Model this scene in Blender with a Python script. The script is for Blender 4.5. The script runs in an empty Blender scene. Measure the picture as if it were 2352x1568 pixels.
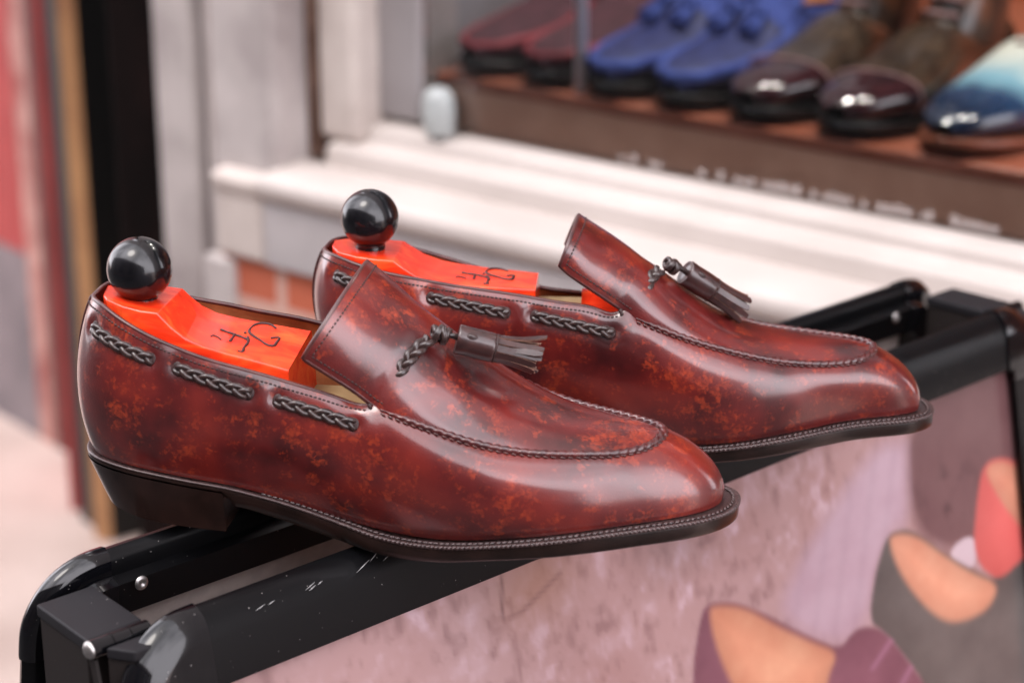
import bpy, math, random
import numpy as np
from mathutils import Vector, Matrix
from mathutils.bvhtree import BVHTree
random.seed(7)
rng = np.random.default_rng(7)
SC = bpy.context.scene
COL = SC.collection
R = math.radians

# ------------------------------------------------------------------ camera
CAMH = 1.438
cam_d = bpy.data.cameras.new("camera")
cam = bpy.data.objects.new("camera", cam_d)
COL.objects.link(cam)
cam.location = (0, 0, CAMH)
cam.rotation_euler = (R(90 - 19), 0, 0)
cam_d.sensor_width = 36
cam_d.lens = 4600 / 2352 * 36
cam_d.clip_start = 0.05
cam_d.clip_end = 200
cam_d.dof.use_dof = True
cam_d.dof.focus_distance = 0.95
cam_d.dof.aperture_fstop = 6.0
SC.camera = cam

# ------------------------------------------------------------------ world and sun
SUN_EL, SUN_AZ = 66.0, -125.0     # azimuth of the sun, measured clockwise from +Y (camera looks along +Y)
world = bpy.data.worlds.new("World")
SC.world = world
world.use_nodes = True
wn = world.node_tree
bgn = wn.nodes["Background"]
sky = wn.nodes.new("ShaderNodeTexSky")
sky.sky_type = 'NISHITA'
sky.sun_disc = False
sky.sun_elevation = R(SUN_EL)
sky.sun_rotation = R(SUN_AZ)
sky.dust_density = 4.0
sky.ozone_density = 1.0
sky.air_density = 1.0
hs = wn.nodes.new("ShaderNodeHueSaturation")
hs.inputs['Saturation'].default_value = 0.45
wn.links.new(sky.outputs[0], hs.inputs['Color'])
# broken cloud over the sky
wtc = wn.nodes.new("ShaderNodeTexCoord")
wnz = wn.nodes.new("ShaderNodeTexNoise"); wnz.inputs['Scale'].default_value = 1.5; wnz.inputs['Detail'].default_value = 3; wnz.inputs['Roughness'].default_value = .5
wn.links.new(wtc.outputs['Generated'], wnz.inputs['Vector'])
wrp = wn.nodes.new("ShaderNodeValToRGB"); wrp.color_ramp.elements[0].position = .34; wrp.color_ramp.elements[0].color = (.25, .25, .25, 1); wrp.color_ramp.elements[1].position = .60
wn.links.new(wnz.outputs['Fac'], wrp.inputs[0])
wmx = wn.nodes.new("ShaderNodeMix"); wmx.data_type = 'RGBA'
wn.links.new(wrp.outputs[0], wmx.inputs[0]); wn.links.new(hs.outputs[0], wmx.inputs[6])
CLOUD = 29.0
wmx.inputs[7].default_value = (CLOUD * 1.0, CLOUD * .96, CLOUD * 1.03, 1)
wn.links.new(wmx.outputs[2], bgn.inputs[0])
bgn.inputs[1].default_value = 0.15
sun_d = bpy.data.lights.new("sun", 'SUN')
sun_d.energy = 0.9
sun_d.angle = R(22)
sun_d.color = (1.0, 0.93, 0.86)
sun = bpy.data.objects.new("sun", sun_d)
COL.objects.link(sun)
sd = Vector((math.sin(R(SUN_AZ)) * math.cos(R(SUN_EL)), math.cos(R(SUN_AZ)) * math.cos(R(SUN_EL)), math.sin(R(SUN_EL))))
sun.rotation_euler = sd.to_track_quat('Z', 'Y').to_euler()

SC.view_settings.view_transform = 'Standard'
SC.view_settings.look = 'None'
SC.view_settings.gamma = 1
SC.view_settings.exposure = 0.27
SC.render.engine = 'CYCLES'

# ------------------------------------------------------------------ materials
def mat(name, col=(.5, .5, .5), rough=.5, metal=0, coat=0, coat_r=.1, spec=.5):
    m = bpy.data.materials.new(name)
    m.use_nodes = True
    p = m.node_tree.nodes["Principled BSDF"]
    p.inputs['Base Color'].default_value = (*col, 1)
    p.inputs['Roughness'].default_value = rough
    p.inputs['Metallic'].default_value = metal
    p.inputs['Coat Weight'].default_value = coat
    p.inputs['Coat Roughness'].default_value = coat_r
    p.inputs['Specular IOR Level'].default_value = spec
    return m

class NT:
    def __init__(s, m):
        s.m = m; s.t = m.node_tree; s.p = s.t.nodes["Principled BSDF"]
        s.tc = s.t.nodes.new("ShaderNodeTexCoord")
    def n(s, typ, **kw):
        nd = s.t.nodes.new(typ)
        for k, v in kw.items():
            if k in nd.inputs: nd.inputs[k].default_value = v
            else: setattr(nd, k, v)
        return nd
    def l(s, a, b): s.t.links.new(a, b)
    def noise(s, scale, detail=4, rough=.55, vec=None, dist=0):
        nd = s.n("ShaderNodeTexNoise")
        nd.inputs['Scale'].default_value = scale
        nd.inputs['Detail'].default_value = detail
        nd.inputs['Roughness'].default_value = rough
        nd.inputs['Distortion'].default_value = dist
        s.l(vec or s.tc.outputs['Object'], nd.inputs['Vector'])
        return nd.outputs['Fac']
    def ramp(s, fac, stops, interp='LINEAR'):
        nd = s.n("ShaderNodeValToRGB")
        cr = nd.color_ramp; cr.interpolation = interp
        while len(cr.elements) < len(stops): cr.elements.new(.5)
        for e, (p, c) in zip(cr.elements, stops):
            e.position = p; e.color = (*c, 1) if len(c) == 3 else c
        s.l(fac, nd.inputs[0])
        return nd.outputs[0]
    def mix(s, fac, a, b, blend='MIX'):
        nd = s.n("ShaderNodeMix"); nd.data_type = 'RGBA'; nd.blend_type = blend
        if hasattr(fac, 'is_linked') or hasattr(fac, 'links'): s.l(fac, nd.inputs[0])
        else: nd.inputs[0].default_value = fac
        for v, i in ((a, 6), (b, 7)):
            if hasattr(v, 'links'): s.l(v, nd.inputs[i])
            else: nd.inputs[i].default_value = (*v, 1)
        return nd.outputs[2]
    def bump(s, h, strength=.2, dist=.001):
        nd = s.n("ShaderNodeBump")
        nd.inputs['Strength'].default_value = strength
        nd.inputs['Distance'].default_value = dist
        s.l(h, nd.inputs['Height']); s.l(nd.outputs[0], s.p.inputs['Normal'])
        return nd
    def base(s, c): s.l(c, s.p.inputs['Base Color'])
    def g(s, v): # grey ramp triple
        return (v, v, v)

def patina(name, seed=0.0, k=1.0):
    """hand-dyed burgundy leather with rusty orange blotches"""
    m = mat(name, rough=.42, coat=1.0, coat_r=.18, spec=.35)
    t = NT(m)
    t.p.inputs['Coat IOR'].default_value = 1.62
    mp = t.n("ShaderNodeMapping"); mp.inputs['Location'].default_value = (seed, seed * .7, seed * .3)
    t.l(t.tc.outputs['Object'], mp.inputs['Vector'])
    v = mp.outputs[0]
    # jittered coordinates give the blotches their flaky edges
    vo = t.n("ShaderNodeTexVoronoi"); vo.inputs['Scale'].default_value = 520
    t.l(v, vo.inputs['Vector'])
    ad = t.n("ShaderNodeVectorMath"); ad.operation = 'SCALE'; ad.inputs[3].default_value = .0034
    t.l(vo.outputs['Color'], ad.inputs[0])
    ad2 = t.n("ShaderNodeVectorMath"); ad2.operation = 'ADD'
    t.l(v, ad2.inputs[0]); t.l(ad.outputs[0], ad2.inputs[1])
    vv = ad2.outputs[0]
    big = t.noise(34, 2, .5, v)
    fine = t.noise(185, 4, .54, vv, .3)
    tone = t.ramp(t.noise(30, 3, .5, v), [(.32, (.036, .0040, .0048)), (.5, (.108, .0086, .0078)), (.70, (.19, .0165, .0100))])
    mul = t.n("ShaderNodeMath"); mul.operation = 'MULTIPLY_ADD'
    t.l(fine, mul.inputs[0]); mul.inputs[1].default_value = 1.12
    sub = t.n("ShaderNodeMath"); sub.operation = 'MULTIPLY_ADD'
    t.l(big, sub.inputs[0]); sub.inputs[1].default_value = .52; sub.inputs[2].default_value = -.405
    t.l(sub.outputs[0], mul.inputs[2])
    f = mul.outputs[0]
    p1 = t.ramp(f, [(.455, (0, 0, 0)), (.53, (.19, .19, .19)), (.60, (.43, .43, .43)), (.72, (.80, .80, .80))])
    c = t.mix(p1, tone, (.38 * k, .046 * k, .013))
    fine2 = t.noise(150, 4, .6, vv)
    p2 = t.ramp(fine2, [(.60, (0, 0, 0)), (.70, (.7, .7, .7))])
    mm = t.n("ShaderNodeMath"); mm.operation = 'MULTIPLY'
    t.l(p1, mm.inputs[0]); t.l(p2, mm.inputs[1])
    c = t.mix(mm.outputs[0], c, (.16, .018, .012))
    t.base(c)
    gr = t.n("ShaderNodeTexVoronoi"); gr.inputs['Scale'].default_value = 1500; gr.feature = 'SMOOTH_F1'
    t.l(v, gr.inputs['Vector'])
    nz = t.noise(900, 3, .6, v)
    a = t.n("ShaderNodeMath"); a.operation = 'ADD'; t.l(gr.outputs['Distance'], a.inputs[0]); t.l(nz, a.inputs[1])
    bp = t.bump(a.outputs[0], .34, .0002)
    rr = t.n("ShaderNodeMapRange"); rr.inputs['To Min'].default_value = .33; rr.inputs['To Max'].default_value = .48
    t.l(t.noise(60, 3, .5, v), rr.inputs['Value']); t.l(rr.outputs[0], t.p.inputs['Roughness'])
    return m

def noisy(name, a, b, scale, rough=.5, bump=0, bscale=None, coat=0, coat_r=.15, detail=4, spec=.5, lo=.35, hi=.65, bd=.001):
    m = mat(name, a, rough, coat=coat, coat_r=coat_r, spec=spec)
    t = NT(m)
    t.base(t.ramp(t.noise(scale, detail), [(lo, a), (hi, b)]))
    if bump: t.bump(t.noise(bscale or scale * 6, 4), bump, bd)
    return m

M = {}
M['patina'] = patina('patina_leather', 0.0)
M['patina_b'] = patina('patina_leather_far', 3.7, 1.0)
M['trim'] = noisy('trim_leather', (.045, .012, .012), (.09, .022, .018), 180, .34, .3, 1200, .35, .15, bd=.0002)
M['seam'] = noisy('dark_burgundy_seam', (.045, .010, .011), (.10, .018, .016), 160, .3, .3, 1200, .6, .15, bd=.0002)
M['lace'] = noisy('lace_leather', (.022, .012, .011), (.045, .024, .021), 220, .30, .25, 1500, .45, .16, bd=.0002)
M['cut'] = noisy('raw_cut_leather', (.12, .06, .045), (.26, .13, .09), 500, .8)
M['tassel'] = noisy('tassel_leather', (.026, .009, .0085), (.052, .018, .016), 200, .34, .4, 1600, .7, .16, bd=.0002)
M['thread'] = noisy('thread', (.02, .008, .008), (.045, .016, .014), 900, .55)
M['welt'] = noisy('welt_leather', (.030, .016, .016), (.085, .050, .048), 700, .33, .5, 1800, .3, .2, bd=.0003)
M['sole'] = noisy('sole_edge', (.009, .0045, .0035), (.020, .0095, .0075), 60, .27, .08, 500, .25, .15, bd=.0003, spec=.35)
M['lining'] = noisy('tan_lining', (.34, .11, .035), (.50, .19, .07), 90, .6, .2, 900)
M['suede'] = noisy('heel_lining_suede', (.10, .035, .02), (.24, .085, .04), 700, .9, .5, 1500)
M['insole'] = noisy('insole', (.26, .17, .08), (.34, .24, .12), 60, .5)
M['knob'] = noisy('black_knob', (.003, .003, .004), (.008, .008, .010), 90, .20, .10, 260, .35, .06, bd=.0004, spec=.4)

def red_wood():
    m = mat('red_lacquer_wood', rough=.24, coat=.4, coat_r=.08)
    t = NT(m)
    mp = t.n("ShaderNodeMapping"); mp.inputs['Scale'].default_value = (18, 60, 60)
    t.l(t.tc.outputs['Object'], mp.inputs['Vector'])
    f = t.noise(1.6, 5, .6, mp.outputs[0], 1.0)
    t.base(t.ramp(f, [(.25, (.55, .018, .006)), (.5, (.86, .042, .010)), (.75, (.93, .115, .022))]))
    return m
M['red'] = red_wood()
M['engrave'] = mat('engraved_line', (.05, .012, .012), .5)

def black_paint(name, rough, spec_amt=1.0, coat=.3, base=(.0045, .0045, .0055)):
    """black coating with specks of dust and hairline scratches"""
    m = mat(name, base, rough, coat=coat, coat_r=.1, spec=.16)
    t = NT(m)
    vo = t.n("ShaderNodeTexVoronoi"); vo.inputs['Scale'].default_value = 330
    t.l(t.tc.outputs['Object'], vo.inputs['Vector'])
    sp = t.ramp(vo.outputs['Distance'], [(.055, (1, 1, 1)), (.085, (0, 0, 0))])
    keep = t.ramp(t.noise(140, 2), [(.53, (0, 0, 0)), (.60, (1, 1, 1))])
    mm = t.n("ShaderNodeMath"); mm.operation = 'MULTIPLY'
    t.l(sp, mm.inputs[0]); t.l(keep, mm.inputs[1])
    m2 = t.n("ShaderNodeMath"); m2.operation = 'MULTIPLY'; m2.inputs[1].default_value = spec_amt
    t.l(mm.outputs[0], m2.inputs[0])
    t.base(t.mix(m2.outputs[0], base, (.45, .42, .40)))
    t.bump(t.noise(60, 3), .05, .0006)
    return m
M['black'] = black_paint('black_anodised_rail', .32, 1.0, .12, (.003, .003, .0035))
M['gloss'] = black_paint('glossy_black_corner', .06, .8, .7, (.003, .003, .004))
M['matte'] = black_paint('matte_black_plastic', .5, .9, 0, (.016, .015, .017))
M['body'] = black_paint('hinge_body_plastic', .55, .5, 0, (.020, .016, .015))
M['flat'] = black_paint('black_rail_inside', .45, .25, 0, (.003, .003, .003))
M['steel'] = noisy('brushed_steel', (.38, .36, .35), (.58, .55, .53), 700, .42)
M['steel'].node_tree.nodes["Principled BSDF"].inputs['Metallic'].default_value = 1
M['back'] = noisy('grey_backing', (.42, .36, .33), (.50, .43, .39), 120, .7, .1)
M['scratch'] = mat('scratch_white', (.5, .5, .5), .6)

M['stone'] = noisy('pale_stone', (.44, .375, .34), (.58, .51, .465), 9, .75, .2, 60)
M['stone_grey'] = noisy('grey_stone', (.28, .24, .23), (.47, .42, .40), 8, .7, .2, 50)
M['sillstone'] = noisy('white_stone_sill', (.46, .405, .372), (.54, .48, .445), 7, .6, .15, 50)
M['apronstone'] = noisy('grey_stone_below_sill', (.36, .33, .325), (.46, .42, .415), 7, .7, .15, 50)
M['greymetal'] = noisy('grey_window_post', (.26, .235, .235), (.34, .31, .31), 5, .4)
M['rust'] = noisy('rusty_brown_edge', (.09, .045, .03), (.25, .15, .11), 14, .8)
M['woodrail'] = noisy('brown_wood_rail', (.55, .30, .21), (.68, .40, .29), 14, .45, coat=.2)
M['shelfwood'] = noisy('red_wood_shelf', (.30, .085, .045), (.46, .17, .11), 16, .3, coat=.4)
M['rodm'] = mat('white_rod', (.66, .66, .72), .3)
M['whiteblob'] = noisy('white_plastic', (.30, .32, .32), (.40, .42, .41), 30, .4)
M['greywall'] = noisy('grey_inner_wall', (.20, .195, .22), (.26, .25, .28), 4, .8)
M['darkwood'] = noisy('dark_brown_wood', (.003, .0015, .0013), (.008, .0035, .003), 10, .8, spec=.05)
M['void'] = mat('recess_shade_black', (.002, .002, .002), .6)  # near-black colour stands in for the shade deep in the doorway
M['orangeback'] = noisy('orange_backdrop', (.28, .07, .02), (.42, .12, .04), 6, .6)
M['redpaint'] = noisy('weathered_red_paint', (.30, .018, .018), (.42, .045, .042), 5, .5)
M['greyboard'] = noisy('grey_kick_panel', (.14, .12, .13), (.24, .20, .21), 6, .6)
M['oldframe'] = noisy('peeling_brown_frame', (.07, .012, .01), (.13, .03, .025), 12, .5)
M['pinkframe'] = noisy('worn_pink_frame', (.26, .06, .05), (.55, .32, .27), 9, .6)
M['goldwood'] = noisy('golden_wood_jamb', (.28, .13, .06), (.50, .27, .12), 7, .5)
M['lettering'] = mat('white_lettering', (.40, .34, .32), .6)

def brick_mat():
    m = mat('orange_brick', rough=.85)
    t = NT(m)
    mp = t.n("ShaderNodeMapping"); mp.inputs['Rotation'].default_value = (R(90), 0, 0)
    t.l(t.tc.outputs['Object'], mp.inputs['Vector'])
    b = t.n("ShaderNodeTexBrick")
    b.inputs['Color1'].default_value = (.50, .12, .055, 1)
    b.inputs['Color2'].default_value = (.42, .10, .05, 1)
    b.inputs['Mortar'].default_value = (.52, .32, .26, 1)
    b.inputs['Scale'].default_value = 1.0
    b.inputs['Mortar Size'].default_value = .008
    b.inputs['Brick Width'].default_value = .21
    b.inputs['Row Height'].default_value = .075
    t.l(mp.outputs[0], b.inputs['Vector'])
    t.base(b.outputs['Color'])
    return m
M['brick'] = brick_mat()
def paving():
    m = mat('pale_pavement', rough=.85)
    t = NT(m)
    c = t.ramp(t.noise(3.0, 6), [(.3, (.42, .32, .28)), (.7, (.60, .48, .43))])
    sp = t.ramp(t.noise(160, 3), [(.40, (.85, .85, .85)), (.6, (1.05, 1.05, 1.05))])
    t.base(t.mix(1.0, c, sp, 'MULTIPLY'))
    t.bump(t.noise(200, 4), .3, .002)
    return m
M['paving'] = paving()
def glass_mat():
    m = bpy.data.materials.new('window_glass'); m.use_nodes = True
    nt = m.node_tree; nt.nodes.clear()
    out = nt.nodes.new("ShaderNodeOutputMaterial"); mx = nt.nodes.new("ShaderNodeMixShader")
    tr = nt.nodes.new("ShaderNodeBsdfTransparent"); gl = nt.nodes.new("ShaderNodeBsdfGlossy"); gl.inputs['Roughness'].default_value = 0.0
    fr = nt.nodes.new("ShaderNodeFresnel"); fr.inputs['IOR'].default_value = 1.35
    tr.inputs[0].default_value = (.96, .97, .97, 1)
    nt.links.new(fr.outputs[0], mx.inputs[0]); nt.links.new(tr.outputs[0], mx.inputs[1]); nt.links.new(gl.outputs[0], mx.inputs[2])
    nt.links.new(mx.outputs[0], out.inputs[0])
    return m
M['glass'] = glass_mat()

# ------------------------------------------------------------------ mesh helpers
def mk(name, verts, faces, m=None, parent=None, smooth=True, scale=1.0, mats=None, midx=None):
    me = bpy.data.meshes.new(name)
    v = np.asarray(verts, float) * scale
    me.from_pydata([tuple(map(float, p)) for p in v], [], [tuple(int(i) for i in f) for f in faces])
    me.update()
    if m: me.materials.append(M[m] if isinstance(m, str) else m)
    if mats:
        for q in mats: me.materials.append(M[q])
        if midx is not None: me.polygons.foreach_set('material_index', midx)
    if smooth: me.polygons.foreach_set('use_smooth', [True] * len(me.polygons))
    o = bpy.data.objects.new(name, me)
    COL.objects.link(o)
    if parent: o.parent = parent
    return o

def tag(o, label=None, cat=None, group=None, kind=None):
    for k, v in (('label', label), ('category', cat), ('group', group), ('kind', kind)):
        if v: o[k] = v
    return o

def empty(name, loc=(0, 0, 0), rz=0, label=None, cat=None, group=None):
    o = bpy.data.objects.new(name, None); COL.objects.link(o)
    o.location = loc; o.rotation_euler = (0, 0, rz)
    o.empty_display_size = .05
    return tag(o, label, cat, group)

class MB:
    """collects shapes into one mesh"""
    def __init__(s): s.v = []; s.f = []; s.mi = []
    def add(s, v, f, mi=0):
        o = len(s.v); s.v.extend([tuple(map(float, p)) for p in v]); s.f.extend([tuple(int(i) + o for i in q) for q in f]); s.mi.extend([mi] * len(f)); return s
    def grid(s, P, cu=False, cv=False, mi=0, flip=False):
        P = np.asarray(P); n, m_ = P.shape[:2]
        f = []
        for i in range(n if cu else n - 1):
            for j in range(m_ if cv else m_ - 1):
                a = i * m_ + j; b = i * m_ + (j + 1) % m_; c = ((i + 1) % n) * m_ + (j + 1) % m_; d = ((i + 1) % n) * m_ + j
                f.append((a, d, c, b) if flip else (a, b, c, d))
        return s.add(P.reshape(-1, 3), f, mi)
    def box(s, lo, hi, mi=0, bev=0):
        x0, y0, z0 = lo; x1, y1, z1 = hi
        v = [(x0, y0, z0), (x1, y0, z0), (x1, y1, z0), (x0, y1, z0), (x0, y0, z1), (x1, y0, z1), (x1, y1, z1), (x0, y1, z1)]
        return s.add(v, [(0, 3, 2, 1), (4, 5, 6, 7), (0, 1, 5, 4), (1, 2, 6, 5), (2, 3, 7, 6), (3, 0, 4, 7)], mi)
    def tube(s, path, r, seg=10, closed=False, caps=True, mi=0, rfun=None):
        path = np.asarray(path, float); n = len(path)
        T = np.gradient(path, axis=0) if not closed else np.roll(path, -1, 0) - np.roll(path, 1, 0)
        T /= np.linalg.norm(T, axis=1)[:, None] + 1e-12
        a = np.array([0, 0, 1.]) if abs(T[0][2]) < .9 else np.array([1., 0, 0])
        N = np.cross(T[0], a); N /= np.linalg.norm(N)
        rings = []
        for i in range(n):
            N = N - T[i] * (N @ T[i]); N /= np.linalg.norm(N) + 1e-12
            B = np.cross(T[i], N)
            rr = r if np.isscalar(r) else r[i]
            ring = []
            for k in range(seg):
                th = 2 * math.pi * k / seg
                q = rr * (rfun(i, th) if rfun else 1)
                ring.append(path[i] + q * (math.cos(th) * N + math.sin(th) * B))
            rings.append(ring)
        o = len(s.v)
        s.grid(np.array(rings), cu=closed, cv=True, mi=mi)
        if caps and not closed:
            s.f.append(tuple(o + k for k in range(seg))[::-1]); s.mi.append(mi)
            s.f.append(tuple(o + (n - 1) * seg + k for k in range(seg))); s.mi.append(mi)
        return s
    def ell(s, c, ax, nu=8, nv=5, mi=0):
        """ellipsoid, ax = 3 axis vectors"""
        c = np.asarray(c, float); ax = np.asarray(ax, float)
        P = []
        for j in range(nv):
            ph = math.pi * (j + .0) / (nv - 1)
            P.append([c + ax[0] * math.cos(ph) * 1 + (ax[1] * math.cos(2 * math.pi * k / nu) + ax[2] * math.sin(2 * math.pi * k / nu)) * max(math.sin(ph), .02) for k in range(nu)])
        return s.grid(np.array(P), cv=True, mi=mi)
    def build(s, name, m=None, parent=None, smooth=True, scale=1.0, mats=None):
        return mk(name, s.v, s.f, m, parent, smooth, scale, mats, s.mi if mats else None)

def bevel(o, w, seg=2, angle=35):
    b = o.modifiers.new('b', 'BEVEL'); b.width = w; b.segments = seg; b.limit_method = 'ANGLE'; b.angle_limit = R(angle)
    o.data.polygons.foreach_set('use_smooth', [True] * len(o.data.polygons))
    b.harden_normals = False
    wn_ = o.modifiers.new('w', 'WEIGHTED_NORMAL'); wn_.keep_sharp = True
    return o

def spline(P, t_new, t=None):
    """natural cubic spline through points P (n,d) at parameters t (default chord length 0..1)"""
    P = np.asarray(P, float)
    if P.ndim == 1: P = P[:, None]
    n = len(P)
    if t is None:
        d = np.r_[0, np.cumsum(np.linalg.norm(np.diff(P, axis=0), axis=1))]; t = d / d[-1]
    t = np.asarray(t, float); h = np.diff(t)
    A = np.zeros((n, n)); b = np.zeros((n, P.shape[1])); A[0, 0] = A[-1, -1] = 1
    for i in range(1, n - 1):
        A[i, i - 1] = h[i - 1]; A[i, i] = 2 * (h[i - 1] + h[i]); A[i, i + 1] = h[i]
        b[i] = 6 * ((P[i + 1] - P[i]) / h[i] - (P[i] - P[i - 1]) / h[i - 1])
    Mm = np.linalg.solve(A, b)
    tn = np.asarray(t_new, float); k = np.clip(np.searchsorted(t, tn) - 1, 0, n - 2)
    hk = h[k][:, None]; a = (t[k + 1] - tn)[:, None]; c = (tn - t[k])[:, None]
    return Mm[k] * a ** 3 / (6 * hk) + Mm[k + 1] * c ** 3 / (6 * hk) + (P[k] / hk - Mm[k] * hk / 6) * a + (P[k + 1] / hk - Mm[k + 1] * hk / 6) * c

def arc(P):
    P = np.asarray(P, float)
    return np.r_[0, np.cumsum(np.linalg.norm(np.diff(P, axis=0), axis=1))]

def resamp(P, n):
    """even arc-length resample through a dense spline"""
    D = spline(P, np.linspace(0, 1, 400)); s = arc(D); s /= s[-1]
    q = np.linspace(0, 1, n)
    return np.stack([np.interp(q, s, D[:, k]) for k in range(D.shape[1])], 1)

def smooth1(a, k, it=1):
    a = np.asarray(a, float)
    for _ in range(it):
        p = np.pad(a, [(k, k)] + [(0, 0)] * (a.ndim - 1), 'edge')
        a = sum(p[i:i + len(a)] for i in range(2 * k + 1)) / (2 * k + 1)
    return a

def unit(v):
    v = np.asarray(v, float); return v / (np.linalg.norm(v, axis=-1, keepdims=True) + 1e-12)

# ------------------------------------------------------------------ shoe data (millimetres, heel back at the origin, toe along +x, viewer's side at -y)
LAT = [(-6, 0), (-5, -8), (-1, -17), (8, -25), (20, -30), (35, -32), (60, -33), (90, -31), (120, -32), (150, -38), (180, -46), (200, -49), (220, -49), (240, -45), (260, -38), (275, -32), (289, -24), (297.5, -15.5), (302, -6), (302.8, 2)]
MED = [(-6, 0), (-5, 8), (-1, 17), (8, 25), (20, 29), (35, 31), (60, 30), (90, 25), (120, 24), (150, 33), (180, 43), (195, 46), (215, 45), (240, 37), (260, 28), (275, 24), (288, 20.5), (297, 15), (301.5, 9), (302.8, 2)]
ZT = ([-6, 15, 29, 47, 67, 74, 89, 104, 119, 138, 153, 169, 184, 198, 213, 227, 241, 255, 269, 283, 302], [33, 32, 30.2, 27.7, 25.2, 23.4, 19.4, 15.0, 10.4, 5.2, 4.3, 5.5, 8.0, 10.4, 12.6, 14.4, 15.6, 16.4, 16.9, 17.2, 17.4])
ZB = ([-6, 16, 35, 68], [9.5, 7.4, 4.6, 2.1])           # bottom of the heel block
ZS = ([-6, 60, 74, 80, 95, 108, 122, 138, 153, 169, 191, 213, 234, 255, 276, 302], [25, 17.5, 14.2, 11.8, 7.0, 2.6, -1.8, -4.2, -4.6, -2.6, 1.7, 4.6, 6.7, 8.0, 8.8, 9.5])  # underside of the sole
HT = ([-6, 5, 20, 60, 100, 140, 180, 220, 255, 280, 292, 301],
      [8.5, 8.5, 9, 8.5, 11, 11.5, 8.5, 4.5, 1.2, .5, 3, 5.0],     # o1
      [24, 24, 24, 25, 24, 19, 15, 12, 10, 10, 13, 16],         # h1
      [11, 9, 8, 8.5, 10, 12, 16, 16, 12.5, 10.5, 13, 16],             # o2
      [22, 20, 17, 14, 12, 8, 6, 6, 5, 4, 3.5, 3.5])            # h2
NEAR = dict(
  sc=1.0, near=[(x, y) for x, y in LAT], far=[(x, y) for x, y in MED],
  top=[(-.5, 0, 104.6), (2.2, -7, 105.3), (8.1, -15, 105.2), (16.9, -22, 102.4), (33.2, -28, 95.9), (48.4, -30, 90.4), (63.2, -31, 85.9), (77.7, -31, 82.4), (92.2, -31, 78.8), (106.8, -31, 74.9), (121.2, -31, 70.8), (134.3, -31, 67.9)],
  topfar=[(-.5, 0, 104.6), (3, 7, 107.5), (8.5, 14, 108), (20, 20, 104.5), (43, 25, 96.8), (55.5, 28, 94.0), (70.7, 29, 91), (86, 29.5, 88.7), (99.8, 30, 86), (118, 30.5, 81), (136, 31, 76)],
  seam=[(137.6, -32.2, 68.4), (141.4, -34, 66.8), (149.1, -35, 64.4), (158.1, -35.3, 61.3), (167.3, -35.3, 58.3), (176.3, -35.2, 55.4), (185.6, -35, 52.8), (194.5, -34, 50.7), (203.6, -33, 49.2), (217.1, -31, 47.9), (230.3, -28, 47.1), (243.7, -24, 46.5), (252.7, -19.5, 46.4), (260.8, -13, 47.0), (265.2, -6, 48.0), (266.6, 0.5, 48.9)],
  seamfar=[(139, 31.6, 75), (150, 32, 75), (165, 31, 73), (184.6, 29, 66.8), (196.3, 28, 61.3), (205.9, 27, 57), (215.8, 26, 53.6), (235.5, 22, 50.0), (250, 16.5, 49.0), (260, 10.5, 48.8), (265, 5.5, 49.0), (266.6, 0.5, 48.9)],
  # stations of flap and vamp: near edge, crest, far edge, squareness of the arch (1 = boxy arch, 0 = flat dome)
  flap=[((108.1, -38, 91.0), (127.4, 4, 121.2), (112, 43, 95), 1.0), ((112.5, -37, 87.7), (134.5, 4, 115.6), (117, 42, 92), 1.0), ((122.4, -35, 80.6), (143, 4, 108.9), (126, 38, 86), .95), ((130.5, -32.5, 74.0), (150, 4, 103.6), (132, 34, 81), .9)],
  crest=[((137.0), (154.5, 4, 100.2), .85), ((149.1), (162, 3.5, 93.6), .7), ((158.1), (169, 3.5, 87.6), .6), ((176.3), (183, 2, 77.0), .45), ((194.5), (198, 1, 67.5), .3), ((217.1), (219, 1, 57.8), .15), ((230.3), (232, 1, 54.2), .05), ((243.7), (245, 1, 51.9), 0), ((260.8), (258, 1, 50.4), 0), ((266.6), (266.6, .5, 49.2), 0)],
  braid=[((4.7, 95.4), (36.7, 85.5)), ((47.5, 82.8), (82.6, 72.2)), ((94, 70), (130.5, 60.5))],
)
def xs(L, s, dx=0): return [(p[0] * s + dx,) + tuple(p[1:]) for p in L]
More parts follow.
